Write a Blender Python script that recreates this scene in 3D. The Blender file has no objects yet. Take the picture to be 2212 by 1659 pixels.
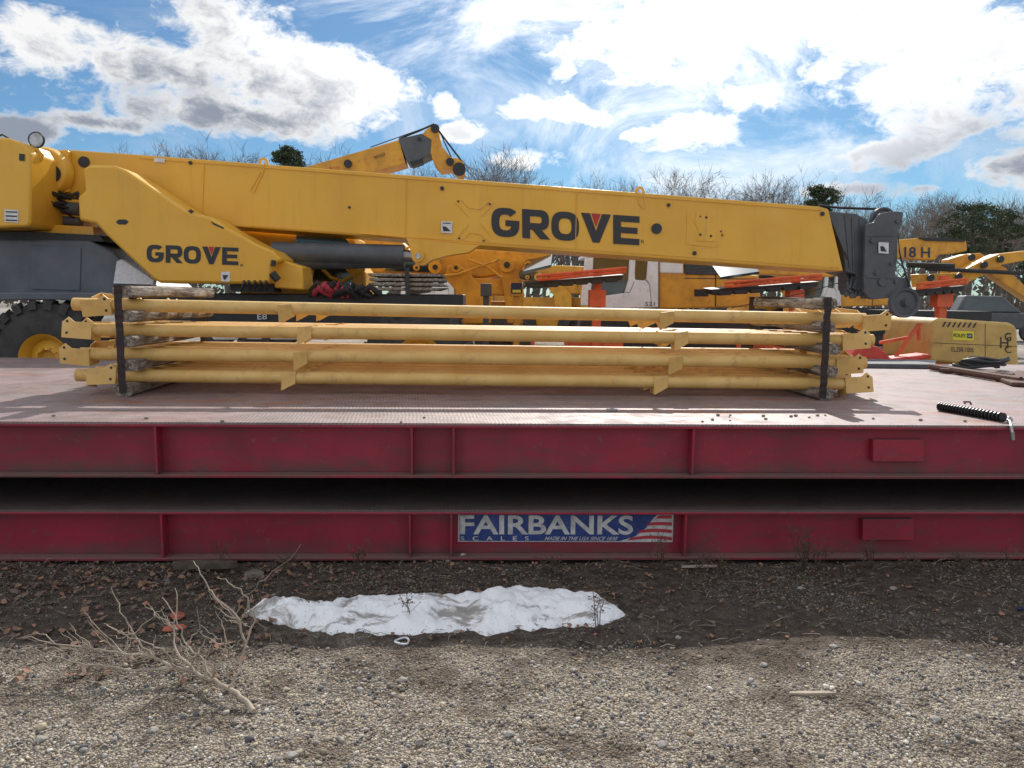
import bpy, bmesh, math, random
import numpy as np
from mathutils import Vector, Matrix, noise
random.seed(7); np.random.seed(7)
scene=bpy.context.scene
scene.view_settings.view_transform='Standard'; scene.view_settings.look='None'
scene.view_settings.exposure=0; scene.view_settings.gamma=1
COL=scene.collection
rad=math.radians
# ------------------------------------------------------------ camera
F=1662.0; CX,CY=1106.0,829.5
yaw,pit,rol=rad(2.0),rad(6.5),rad(0.57)
CAM=Vector((0,0,1.6))
fw=Vector((math.sin(yaw)*math.cos(pit),math.cos(yaw)*math.cos(pit),-math.sin(pit)))
r0=Vector((math.cos(yaw),-math.sin(yaw),0)); u0=r0.cross(fw)
rt=r0*math.cos(rol)+u0*math.sin(rol); up=u0*math.cos(rol)-r0*math.sin(rol)
cd=bpy.data.cameras.new("camera"); cam=bpy.data.objects.new("camera",cd); COL.objects.link(cam)
cd.sensor_width=36; cd.lens=36*F/2212; cd.clip_end=3000; cd.clip_start=0.05
M=Matrix((rt,up,-fw)).transposed().to_4x4(); M.translation=CAM; cam.matrix_world=M
scene.camera=cam
def ray(px,py): return fw+rt*((px-CX)/F)+up*((CY-py)/F)
def W(px,py,Y):
    d=ray(px,py); return CAM+d*(Y/d.y)
def G(px,py,z=0.0):
    d=ray(px,py); return CAM+d*((z-1.6)/d.z)
# ------------------------------------------------------------ materials
def newmat(name):
    m=bpy.data.materials.new(name); m.use_nodes=True
    nt=m.node_tree; b=nt.nodes['Principled BSDF']; return m,nt,b
def N(nt,t,**k):
    n=nt.nodes.new(t)
    for a,v in k.items(): setattr(n,a,v)
    return n
def noise_n(nt,co,scale,detail=3,rough=0.6,dist=0):
    n=N(nt,'ShaderNodeTexNoise'); n.inputs['Scale'].default_value=scale; n.inputs['Detail'].default_value=detail
    n.inputs['Roughness'].default_value=rough; n.inputs['Distortion'].default_value=dist
    if co: nt.links.new(co,n.inputs['Vector'])
    return n.outputs['Fac']
def mr(nt,v,a,b,c=0,d=1,smooth=True):
    n=N(nt,'ShaderNodeMapRange'); n.interpolation_type='SMOOTHSTEP' if smooth else 'LINEAR'
    nt.links.new(v,n.inputs['Value'])
    for i,x in zip(('From Min','From Max','To Min','To Max'),(a,b,c,d)): n.inputs[i].default_value=x
    return n.outputs['Result']
def mix(nt,fac,a,b,blend='MIX'):
    n=N(nt,'ShaderNodeMix',data_type='RGBA',blend_type=blend)
    if isinstance(fac,(int,float)): n.inputs[0].default_value=fac
    else: nt.links.new(fac,n.inputs[0])
    for s,x in ((6,a),(7,b)):
        if isinstance(x,tuple): n.inputs[s].default_value=(*x[:3],1)
        else: nt.links.new(x,n.inputs[s])
    return n.outputs[2]
def math_n(nt,op,a,b=None,c=None):
    n=N(nt,'ShaderNodeMath',operation=op)
    for i,x in enumerate((a,b,c)):
        if x is None: continue
        if isinstance(x,(int,float)): n.inputs[i].default_value=x
        else: nt.links.new(x,n.inputs[i])
    return n.outputs[0]
def bump(nt,b,h,strength=0.3,dist=0.01):
    n=N(nt,'ShaderNodeBump'); n.inputs['Strength'].default_value=strength; n.inputs['Distance'].default_value=dist
    nt.links.new(h,n.inputs['Height']); nt.links.new(n.outputs[0],b.inputs['Normal'])
def coords(nt,world=True):
    if world: return N(nt,'ShaderNodeNewGeometry').outputs['Position']
    return N(nt,'ShaderNodeTexCoord').outputs['Object']
def pm(name,c1,c2=None,scale=4,rough=0.5,metal=0,dirt=None,dirtamt=0.4,bmp=0,bscale=60,spec=0.5):
    m,nt,b=newmat(name)
    b.inputs['Roughness'].default_value=rough; b.inputs['Metallic'].default_value=metal; b.inputs['Specular IOR Level'].default_value=spec
    c2=c2 or tuple(x*0.8 for x in c1)
    co=coords(nt,False)
    c=mix(nt,mr(nt,noise_n(nt,co,scale,2),0.35,0.65),c1,c2)
    if dirt:
        g=mr(nt,noise_n(nt,co,scale*2.7,6,0.75),0.50,0.75,0,dirtamt)
        c=mix(nt,g,c,dirt)
        nt.links.new(mr(nt,g,0,dirtamt,rough,min(1,rough+.25)),b.inputs['Roughness'])
    nt.links.new(c,b.inputs['Base Color'])
    if bmp: bump(nt,b,noise_n(nt,co,bscale,3),bmp,0.004)
    return m
def craneyellow():
    m,nt,b=newmat("crane_yellow_paint"); co=coords(nt)
    c=mix(nt,mr(nt,noise_n(nt,co,0.9,3),0.35,0.65),(0.80,0.44,0.045),(0.73,0.385,0.036))
    mp=N(nt,'ShaderNodeMapping'); mp.inputs['Scale'].default_value=(9,9,0.9); nt.links.new(co,mp.inputs['Vector'])
    c=mix(nt,mr(nt,noise_n(nt,mp.outputs[0],1.0,5,0.7),0.52,0.72,0,0.25),c,(0.42,0.25,0.06))
    c=mix(nt,mr(nt,noise_n(nt,co,22,5,0.8),0.62,0.72,0,0.3),c,(0.25,0.15,0.05))
    nt.links.new(c,b.inputs['Base Color']); nt.links.new(mr(nt,noise_n(nt,co,3,3),.3,.7,.28,.5),b.inputs['Roughness'])
    bump(nt,b,noise_n(nt,co,1.6,3),0.2,0.02); return m
YEL=craneyellow()
YEL2=pm("machine_yellow_paint",(0.74,0.36,0.03),(0.58,0.27,0.03),2,0.5,dirt=(0.2,0.12,0.05),dirtamt=.6)
PIPE=pm("pipe_yellow_paint",(0.76,0.49,0.17),(0.68,0.41,0.12),4,0.55,dirt=(0.38,0.22,0.10),dirtamt=0.6)
GREY=pm("dark_grey_paint",(0.09,0.097,0.108),(0.07,0.075,0.084),3,0.45,dirt=(0.18,0.17,0.15))
CARR=pm("carrier_grey_paint",(0.115,0.13,0.152),(0.085,0.095,0.112),2,0.5,dirt=(0.2,0.18,0.16))
BLK=pm("black_paint",(0.022,0.022,0.024),(0.016,0.016,0.018),5,0.5,dirt=(0.09,0.08,0.07))
INK=pm("letter_vinyl",(0.022,0.024,0.03),(0.028,0.028,0.03),5,0.5)
REDV=pm("red_vinyl",(0.5,0.03,0.03),None,5,0.5)
RUB=pm("tyre_rubber",(0.04,0.039,0.038),(0.06,0.056,0.052),6,0.85,dirt=(0.15,0.13,0.11))
WHT=pm("white_paint",(0.80,0.80,0.80),(0.70,0.70,0.70),3,0.45,dirt=(0.4,0.36,0.32),dirtamt=.5)
STK=pm("sticker_white",(0.72,0.72,0.73),(0.6,0.6,0.63),20,0.5)
STEEL=pm("bare_steel",(0.45,0.45,0.46),(0.30,0.29,0.28),8,0.35,0.9)
RUST=pm("rusty_steel",(0.13,0.055,0.035),(0.07,0.035,0.025),25,0.8,dirt=(0.2,0.08,0.04),bmp=0.3)
STRAP=pm("strap_steel",(0.04,0.022,0.02),(0.025,0.016,0.016),25,0.75,dirt=(0.10,0.04,0.03))
ORG=pm("orange_paint",(0.72,0.13,0.045),(0.58,0.10,0.03),5,0.5,dirt=(0.3,0.1,0.06))
REDP=pm("trailer_red_paint",(0.65,0.06,0.04),(0.5,0.05,0.035),5,0.45,dirt=(0.3,0.1,0.06))
GLASS=pm("dark_glass",(0.03,0.045,0.045),(0.02,0.03,0.03),3,0.08,0,spec=0.8)
BLUE=pm("sign_blue",(0.02,0.05,0.21),(0.015,0.035,0.155),9,0.45,dirt=(0.22,0.22,0.25),dirtamt=0.45)
SWHT=pm("sign_white",(0.60,0.58,0.56),(0.45,0.43,0.42),20,0.5,dirt=(0.22,0.17,0.15),dirtamt=0.65)
SRED=pm("sign_red",(0.45,0.03,0.05),(0.36,0.03,0.05),9,0.5,dirt=(0.3,0.2,0.2))
NAVY=pm("navy_vinyl",(0.012,0.02,0.09),None,5,0.5)
SIGNY=pm("sign_yellow",(0.80,0.70,0.06),None,5,0.5)
BARK=pm("bark",(0.14,0.115,0.095),(0.09,0.075,0.06),3,0.9)
TWIG=pm("twig_bark",(0.20,0.165,0.14),(0.13,0.105,0.09),0.5,0.95)
FARW=pm("far_wood_bark",(0.19,0.165,0.15),(0.14,0.12,0.108),0.3,0.95)
DRY=pm("dry_branch_bark",(0.42,0.35,0.27),(0.28,0.225,0.17),9,0.85)
WEED=pm("weed_stem",(0.12,0.08,0.05),(0.07,0.045,0.03),9,0.9)
NEED=pm("pine_needles",(0.035,0.055,0.025),(0.06,0.085,0.035),0.9,0.8)
HOSE=pm("hose_rubber",(0.02,0.02,0.022),None,9,0.45)
def wood():
    m,nt,b=newmat("weathered_wood"); co=coords(nt,False)
    mp=N(nt,'ShaderNodeMapping'); mp.inputs['Scale'].default_value=(30,2.0,30); nt.links.new(co,mp.inputs['Vector'])
    n=noise_n(nt,mp.outputs[0],1.5,6,0.7,0.5); c=mix(nt,mr(nt,n,0.35,0.65),(0.42,0.36,0.29),(0.07,0.055,0.045))
    n2=noise_n(nt,co,9,4); c=mix(nt,mr(nt,n2,0.48,0.68,0,0.8),c,(0.13,0.085,0.055))
    nt.links.new(c,b.inputs['Base Color']); b.inputs['Roughness'].default_value=0.9; bump(nt,b,n,0.7,0.01); return m
WOOD=wood()
def red_beam():
    m,nt,b=newmat("red_beam_paint"); g0=N(nt,'ShaderNodeNewGeometry'); co=g0.outputs['Position']
    c=mix(nt,mr(nt,noise_n(nt,co,2.5,4),0.3,0.7),(0.33,0.014,0.04),(0.22,0.012,0.032))
    mp=N(nt,'ShaderNodeMapping'); mp.inputs['Scale'].default_value=(2.5,2.5,9); nt.links.new(co,mp.inputs['Vector'])
    c=mix(nt,mr(nt,noise_n(nt,mp.outputs[0],1.6,6,0.7),0.46,0.70,0,0.65),c,(0.12,0.035,0.04))
    c=mix(nt,mr(nt,noise_n(nt,co,14,6,0.8),0.58,0.66,0,0.6),c,(0.17,0.085,0.075))
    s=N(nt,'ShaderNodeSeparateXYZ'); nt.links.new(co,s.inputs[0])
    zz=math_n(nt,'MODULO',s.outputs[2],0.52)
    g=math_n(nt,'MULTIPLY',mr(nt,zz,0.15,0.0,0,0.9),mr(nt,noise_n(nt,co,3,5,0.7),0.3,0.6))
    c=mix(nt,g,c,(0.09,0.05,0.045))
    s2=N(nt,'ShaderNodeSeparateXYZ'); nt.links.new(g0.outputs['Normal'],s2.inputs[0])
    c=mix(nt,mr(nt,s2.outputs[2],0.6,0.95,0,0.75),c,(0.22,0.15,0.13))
    nt.links.new(c,b.inputs['Base Color']); b.inputs['Roughness'].default_value=0.5
    bump(nt,b,noise_n(nt,co,6,4),0.2,0.01); return m
REDB=red_beam()
def deckmat():
    m,nt,b=newmat("tread_plate"); co=coords(nt); s=N(nt,'ShaderNodeSeparateXYZ'); nt.links.new(co,s.inputs[0])
    K=135
    jx=math_n(nt,'MULTIPLY',math_n(nt,'SUBTRACT',noise_n(nt,co,6,2),.5),.03)
    X=math_n(nt,'ADD',s.outputs[0],jx)
    a=math_n(nt,'SINE',math_n(nt,'MULTIPLY',math_n(nt,'ADD',X,s.outputs[1]),K))
    d=math_n(nt,'SINE',math_n(nt,'MULTIPLY',math_n(nt,'SUBTRACT',X,math_n(nt,'MULTIPLY',s.outputs[1],.8)),K))
    h=mr(nt,math_n(nt,'MULTIPLY',a,d),0.1,0.6)
    c=mix(nt,mr(nt,noise_n(nt,co,1.3,5,0.7),0.35,0.65),(0.27,0.165,0.16),(0.20,0.15,0.14))
    c=mix(nt,mr(nt,noise_n(nt,co,5,7,0.8),0.42,0.66,0,0.8),c,(0.12,0.09,0.08))
    mp=N(nt,'ShaderNodeMapping'); mp.inputs['Scale'].default_value=(0.5,1.4,1); nt.links.new(co,mp.inputs['Vector'])
    c=mix(nt,mr(nt,noise_n(nt,mp.outputs[0],2.2,7,0.75),0.54,0.63,0,0.9),c,(0.25,0.085,0.04))
    mp2=N(nt,'ShaderNodeMapping'); mp2.inputs['Scale'].default_value=(0.35,2.5,1); mp2.inputs['Location'].default_value=(7,3,0); nt.links.new(co,mp2.inputs['Vector'])
    c=mix(nt,mr(nt,noise_n(nt,mp2.outputs[0],2.0,7,0.75),0.54,0.66,0,0.45),c,(0.40,0.34,0.33))
    wear=math_n(nt,'MULTIPLY',h,mr(nt,noise_n(nt,co,2.3,5,.7),.35,.65,.2,.6))
    c=mix(nt,wear,c,(0.50,0.41,0.40))
    c=mix(nt,mr(nt,noise_n(nt,co,40,3),0.60,0.7,0,0.65),c,(0.08,0.06,0.05))
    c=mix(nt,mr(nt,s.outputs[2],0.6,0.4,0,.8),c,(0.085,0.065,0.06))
    nt.links.new(c,b.inputs['Base Color']); nt.links.new(mr(nt,noise_n(nt,co,4,5,.7),.35,.65,.42,.7),b.inputs['Roughness']); bump(nt,b,h,0.4,0.002)
    return m
DECK=deckmat()
def groundmat():
    m,nt,b=newmat("gravel_ground"); co=coords(nt); s=N(nt,'ShaderNodeSeparateXYZ'); nt.links.new(co,s.inputs[0])
    def vor(sc):
        v=N(nt,'ShaderNodeTexVoronoi'); v.inputs['Scale'].default_value=sc; nt.links.new(co,v.inputs['Vector']); return v
    v=vor(100)
    cr=N(nt,'ShaderNodeValToRGB'); e=cr.color_ramp; e.elements[0].color=(0.35,0.295,0.22,1); e.elements[1].color=(0.50,0.445,0.36,1)
    for p,cc in ((0.25,(0.15,0.13,0.115,1)),(0.4,(0.42,0.36,0.275,1)),(0.6,(0.25,0.23,0.21,1)),(0.75,(0.55,0.475,0.37,1))):
        x=e.elements.new(p); x.color=cc
    sx=N(nt,'ShaderNodeSeparateColor'); nt.links.new(v.outputs['Color'],sx.inputs[0]); nt.links.new(sx.outputs[0],cr.inputs[0])
    c=mix(nt,mr(nt,v.outputs['Distance'],0.3,0.75,0,0.75),cr.outputs[0],(0.12,0.095,0.07))
    c=mix(nt,mr(nt,noise_n(nt,co,2.2,6,0.7),0.49,0.62,0,0.85),c,(0.13,0.10,0.075))
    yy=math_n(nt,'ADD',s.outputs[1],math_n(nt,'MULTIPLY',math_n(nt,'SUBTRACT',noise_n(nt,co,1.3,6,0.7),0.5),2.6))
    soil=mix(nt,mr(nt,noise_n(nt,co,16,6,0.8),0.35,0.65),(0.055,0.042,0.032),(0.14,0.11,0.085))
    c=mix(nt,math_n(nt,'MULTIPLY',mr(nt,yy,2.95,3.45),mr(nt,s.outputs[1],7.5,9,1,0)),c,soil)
    far=mix(nt,mr(nt,noise_n(nt,co,0.25,6,0.7),0.4,0.6),(0.42,0.385,0.335),(0.28,0.245,0.21))
    c=mix(nt,mr(nt,s.outputs[1],8,10),c,far)
    nt.links.new(c,b.inputs['Base Color']); b.inputs['Roughness'].default_value=0.95; b.inputs['Specular IOR Level'].default_value=0.2
    hh=math_n(nt,'ADD',math_n(nt,'MULTIPLY',v.outputs['Distance'],-1.0),noise_n(nt,co,25,4)); bump(nt,b,hh,0.9,0.014)
    return m
GND=groundmat()
def pebmat():
    m,nt,b=newmat("pebbles"); g=N(nt,'ShaderNodeNewGeometry')
    cr=N(nt,'ShaderNodeValToRGB'); e=cr.color_ramp; e.interpolation='CONSTANT'
    e.elements[0].color=(0.40,0.34,0.255,1); e.elements[1].position=0.95; e.elements[1].color=(0.72,0.68,0.60,1)
    for p,cc in ((0.14,(0.17,0.165,0.165,1)),(0.28,(0.50,0.42,0.30,1)),(0.40,(0.30,0.275,0.25,1)),(0.53,(0.56,0.48,0.37,1)),(0.64,(0.11,0.11,0.125,1)),(0.74,(0.36,0.27,0.18,1)),(0.84,(0.45,0.43,0.40,1))):
        x=e.elements.new(p); x.color=cc
    nt.links.new(g.outputs['Random Per Island'],cr.inputs[0])
    s=N(nt,'ShaderNodeSeparateXYZ'); nt.links.new(g.outputs['Position'],s.inputs[0])
    c=mix(nt,mr(nt,noise_n(nt,g.outputs['Position'],2.2,6,.7),0.49,0.62,0,0.6),cr.outputs[0],(0.15,0.12,0.085))
    c=mix(nt,mr(nt,s.outputs[1],2.95,3.5,0,0.6),c,(0.09,0.07,0.055))  # shade put into the colour: pebbles darker where the deck's shadow lies
    nt.links.new(c,b.inputs['Base Color']); b.inputs['Roughness'].default_value=0.9; b.inputs['Specular IOR Level'].default_value=.3; return m
PEB=pebmat()
def leafmat():
    m,nt,b=newmat("dead_leaves"); g=N(nt,'ShaderNodeNewGeometry')
    cr=N(nt,'ShaderNodeValToRGB'); e=cr.color_ramp
    e.elements[0].color=(0.08,0.05,0.035,1); e.elements[1].color=(0.34,0.17,0.10,1)
    x=e.elements.new(0.5); x.color=(0.16,0.105,0.075,1)
    nt.links.new(g.outputs['Random Per Island'],cr.inputs[0]); nt.links.new(cr.outputs[0],b.inputs['Base Color']); b.inputs['Roughness'].default_value=0.8
    return m
LEAF=leafmat()
def snowmat():
    m,nt,b=newmat("dirty_snow"); co=coords(nt)
    mp=N(nt,'ShaderNodeMapping'); mp.inputs['Scale'].default_value=(1,1.8,1); mp.inputs['Location'].default_value=(3.3,1,0); nt.links.new(co,mp.inputs['Vector'])
    c=mix(nt,mr(nt,noise_n(nt,mp.outputs[0],3.6,9,0.68,.6),0.52,0.62,0,0.85),(0.93,0.925,0.92),(0.24,0.205,0.17))
    c=mix(nt,mr(nt,noise_n(nt,co,70,4,0.8),0.62,0.67,0,0.8),c,(0.12,0.10,0.08))
    nt.links.new(c,b.inputs['Base Color']); b.inputs['Roughness'].default_value=0.75
    bump(nt,b,noise_n(nt,co,30,6,0.65),0.5,0.025); return m
SNOW=snowmat()
# ------------------------------------------------------------ mesh builder
class MB:
    def __init__(s): s.v=[]; s.f=[]; s.m=[]
    def add(s,vs,fs,mi=0):
        o=len(s.v); s.v+= [Vector(v) for v in vs]
        for f in fs: s.f.append([o+i for i in f]); s.m.append(mi)
        return s
    def box(s,x0,x1,y0,y1,z0,z1,mi=0):
        return s.add([(x0,y0,z0),(x1,y0,z0),(x1,y1,z0),(x0,y1,z0),(x0,y0,z1),(x1,y0,z1),(x1,y1,z1),(x0,y1,z1)],
            [(0,3,2,1),(4,5,6,7),(0,1,5,4),(1,2,6,5),(2,3,7,6),(3,0,4,7)],mi)
    def prism(s,pts,dv,mi=0):
        n=len(pts); pts=[Vector(p) for p in pts]; dv=Vector(dv)
        return s.add(pts+[p+dv for p in pts],[list(range(n)),list(range(2*n-1,n-1,-1))]+[(i,i+n,(i+1)%n+n,(i+1)%n) for i in range(n)],mi)
    def pp(s,px,Y,depth,mi=0):
        return s.prism([W(a,b,Y) for a,b in px],(0,depth,0),mi)
    def tube(s,pts,rs,n=8,mi=0,cap=True):
        pts=[Vector(p) for p in pts]
        if not hasattr(rs,'__len__'): rs=[rs]*len(pts)
        o=len(s.v); k=len(pts)
        t0=(pts[1]-pts[0]).normalized(); a=t0.orthogonal().normalized()
        for i,p in enumerate(pts):
            t=(pts[min(i+1,k-1)]-pts[max(i-1,0)]).normalized()
            a=(a-t*a.dot(t)); a=a.normalized() if a.length>1e-6 else t.orthogonal().normalized()
            b=t.cross(a)
            for j in range(n):
                th=2*math.pi*j/n; s.v.append(p+(a*math.cos(th)+b*math.sin(th))*rs[i])
        for i in range(k-1):
            for j in range(n):
                s.f.append([o+i*n+j,o+i*n+(j+1)%n,o+(i+1)*n+(j+1)%n,o+(i+1)*n+j]); s.m.append(mi)
        if cap:
            s.f.append([o+j for j in range(n)][::-1]); s.m.append(mi)
            s.f.append([o+(k-1)*n+j for j in range(n)]); s.m.append(mi)
        return s
    def cyl(s,p0,p1,r0,r1=None,n=24,mi=0): return s.tube([p0,p1],[r0,r0 if r1 is None else r1],n,mi)
    def lathe(s,c,prof,n=40,mi=0):
        o=len(s.v); k=len(prof); c=Vector(c)
        for r,h in prof:
            for j in range(n):
                th=2*math.pi*j/n; s.v.append(c+Vector((r*math.cos(th),h,r*math.sin(th))))
        for i in range(k-1):
            for j in range(n):
                s.f.append([o+i*n+j,o+i*n+(j+1)%n,o+(i+1)*n+(j+1)%n,o+(i+1)*n+j]); s.m.append(mi)
        return s
    def ball(s,c,r,mi=0,n=12,sc=(1,1,1)):
        o=len(s.v); c=Vector(c); k=n//2+1
        for i in range(k):
            ph=math.pi*i/(k-1)
            for j in range(n):
                th=2*math.pi*j/n
                s.v.append(c+Vector((r*sc[0]*math.sin(ph)*math.cos(th),r*sc[1]*math.sin(ph)*math.sin(th),r*sc[2]*math.cos(ph))))
        for i in range(k-1):
            for j in range(n):
                s.f.append([o+i*n+j,o+i*n+(j+1)%n,o+(i+1)*n+(j+1)%n,o+(i+1)*n+j]); s.m.append(mi)
        return s
    def obj(s,name,mats,parent=None,smooth=35,bevel=0,label=None,cat=None,group=None,kind=None,recalc=True,recenter=True):
        if not isinstance(mats,(list,tuple)): mats=[mats]
        off=Vector((0,0,0))
        if parent is None and recenter and kind is None:
            xs=[v.x for v in s.v]; ys=[v.y for v in s.v]; zs=[v.z for v in s.v]
            off=Vector(((min(xs)+max(xs))/2,(min(ys)+max(ys))/2,min(zs)))
        me=bpy.data.meshes.new(name); me.from_pydata([v-off for v in s.v],[],s.f)
        for m in mats: me.materials.append(m)
        me.polygons.foreach_set('material_index',s.m)
        if recalc:
            bm=bmesh.new(); bm.from_mesh(me); bmesh.ops.remove_doubles(bm,verts=bm.verts,dist=1e-5)
            bmesh.ops.recalc_face_normals(bm,faces=bm.faces); bm.to_mesh(me); bm.free()
        if smooth:
            me.polygons.foreach_set('use_smooth',[True]*len(me.polygons)); me.set_sharp_from_angle(angle=rad(smooth))
        o=bpy.data.objects.new(name,me); COL.objects.link(o); o.location=off
        if parent: o.parent=parent; o.matrix_parent_inverse=Matrix.Translation(-parent.location)
        if bevel:
            b=o.modifiers.new('bevel','BEVEL'); b.width=bevel; b.segments=2; b.limit_method='ANGLE'; b.angle_limit=rad(40); b.use_clamp_overlap=True
        tag(o,label,cat,group,kind); return o
def tag(o,label=None,cat=None,group=None,kind=None):
    if label: o['label']=label
    if cat: o['category']=cat
    if group: o['group']=group
    if kind: o['kind']=kind
def E(name,loc,label,cat,group=None):
    o=bpy.data.objects.new(name,None); o.location=Vector(loc); o.empty_display_size=0.2; COL.objects.link(o); tag(o,label,cat,group); return o
def clone(root,loc,rotz=0,scale=1,label=None):
    kids=[c for c in root.children]
    r=root.copy(); COL.objects.link(r); r.location=Vector(loc); r.rotation_euler=(0,0,rotz); r.scale=(scale,)*3
    if label: r['label']=label
    for c in kids:
        inv=c.matrix_parent_inverse.copy()
        k=c.copy(); COL.objects.link(k); k.parent=r; k.matrix_parent_inverse=inv
    return r
def disc(mb,px,py,Y,r,depth=0.02,n=20,mi=0,back=0.0):
    c=W(px,py,Y); mb.cyl(c-Vector((0,depth,0)),c+Vector((0,back,0)),r,n=n,mi=mi)
# flat lettering ------------------------------------------------
def text2d(s,offset=0.0,shear=0,spacing=1.0):
    cu=bpy.data.curves.new('t','FONT'); cu.body=s; cu.offset=offset; cu.shear=shear; cu.space_character=spacing; cu.resolution_u=4
    o=bpy.data.objects.new('t',cu); COL.objects.link(o); bpy.context.view_layer.update()
    me=bpy.data.meshes.new_from_object(o.evaluated_get(bpy.context.evaluated_depsgraph_get()))
    vs=[(v.co.x,v.co.y) for v in me.vertices]; fs=[list(p.vertices) for p in me.polygons]
    bpy.data.objects.remove(o); bpy.data.meshes.remove(me)
    x0=min(v[0] for v in vs); x1=max(v[0] for v in vs); y0=min(v[1] for v in vs); y1=max(v[1] for v in vs)
    return [((a-x0)/(x1-x0),(b-y0)/(y1-y0)) for a,b in vs],fs
def flat(name,vs,fs,bl,br,tl,Y,mat,parent,out=0.006):
    P0,P1,P2=W(*bl,Y),W(*br,Y),W(*tl,Y); mb=MB()
    mb.add([P0+(P1-P0)*a+(P2-P0)*b-Vector((0,out,0)) for a,b in vs],fs)
    return mb.obj(name,mat,parent,smooth=0,recalc=False)
def text(name,s,bl,br,tl,Y,mat,parent,**k):
    out=k.pop('out',0.006); v,f=text2d(s,**k); return flat(name,v,f,bl,br,tl,Y,mat,parent,out)
def wordmark(bl,br,tl,Y,parent):
    V=[];Fc=[];R=[];RF=[]
    def poly(pts,ox,red=False):
        A,B=(R,RF) if red else (V,Fc); o=len(A); A.extend([(x+ox,y) for x,y in pts]); B.append(list(range(o,o+len(pts))))
    def ring(cx,cy,rx,ry,ix,iy,a0,a1,ox,p=2.7,n=28):
        def se(rx,ry,t):
            c,s=math.cos(t),math.sin(t)
            return (cx+rx*math.copysign(abs(c)**(2/p),c),cy+ry*math.copysign(abs(s)**(2/p),s))
        for i in range(n):
            t0=rad(a0+(a1-a0)*i/n); t1=rad(a0+(a1-a0)*(i+1)/n)
            poly([se(rx,ry,t0),se(rx,ry,t1),se(ix,iy,t1),se(ix,iy,t0)],ox)
    ring(.5,.5,.5,.5,.22,.27,42,360,0); poly([(.5,.38),(.72,.38),(.72,.58),(.5,.58)],0); poly([(.72,.5),(1,.5),(1,.58),(.72,.58)],0)
    o=1.10
    poly([(0,0),(.28,0),(.28,1),(0,1)],o); poly([(.28,.77),(.6,.77),(.6,1),(.28,1)],o); poly([(.28,.31),(.6,.31),(.6,.54),(.28,.54)],o)
    ring(.6,.655,.36,.345,.1,.115,-90,90,o); poly([(.36,.31),(.70,.31),(1.0,0),(.64,0)],o)
    ring(.52,.5,.50,.5,.23,.27,0,360,o+1.02)
    o2=o+1.03+1.10
    poly([(-.02,1),(.30,1),(.52,.40),(.40,0)],o2); poly([(.40,0),(.52,.40),(.64,0)],o2); poly([(.64,0),(.52,.40),(.74,1),(1.06,1)],o2)
    poly([(.35,1),(.69,1),(.52,.54)],o2,True)
    o3=o2+1.14
    poly([(0,0),(.28,0),(.28,1),(0,1)],o3)
    for y0,y1,x in ((0,.22,.95),(.39,.60,.88),(.78,1,.95)): poly([(.28,y0),(x,y0),(x,y1),(.28,y1)],o3)
    w=o3+.95
    flat("wordmark_lettering",[(a/w,b) for a,b in V],Fc,bl,br,tl,Y,INK,parent)
    flat("wordmark_triangle",[(a/w,b) for a,b in R],RF,bl,br,tl,Y,REDV,parent,0.007)
# ------------------------------------------------------------ ground
def gz(x,y): return 0.035*noise.noise((x*0.9,y*0.9,3))+0.016*noise.noise((x*5,y*5,1))+0.006*noise.noise((x*14,y*14,8))
def build_ground():
    xs=sorted(set([round(v,3) for v in np.concatenate([np.linspace(-900,-20,12),np.linspace(-20,-4,9),np.arange(-4,4.01,0.05),np.linspace(4,20,9),np.linspace(20,900,12)])]))
    ys=sorted(set([round(v,3) for v in np.concatenate([np.linspace(-60,0,7),np.arange(1,4.7,0.05),np.linspace(4.8,12,10),np.linspace(14,60,14),np.linspace(70,1500,12)])]))
    vs=[];nx=len(xs)
    for y in ys:
        for x in xs:
            z=gz(x,y) if (0.5<y<4.8 and abs(x)<4.1) else 0
            vs.append((x,y,z))
    fs=[(j*nx+i,j*nx+i+1,(j+1)*nx+i+1,(j+1)*nx+i) for j in range(len(ys)-1) for i in range(nx-1)]
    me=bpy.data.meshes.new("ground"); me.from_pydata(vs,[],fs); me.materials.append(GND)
    me.polygons.foreach_set('use_smooth',[True]*len(fs))
    o=bpy.data.objects.new("ground",me); COL.objects.link(o); tag(o,"gravel yard with damp soil and pale stones","ground",kind="structure")
build_ground()
def ico():
    bm=bmesh.new(); bmesh.ops.create_icosphere(bm,subdivisions=1,radius=1); v=np.array([q.co[:] for q in bm.verts]); f=np.array([[q.index for q in p.verts] for p in bm.faces]); bm.free(); return v,f
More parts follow.
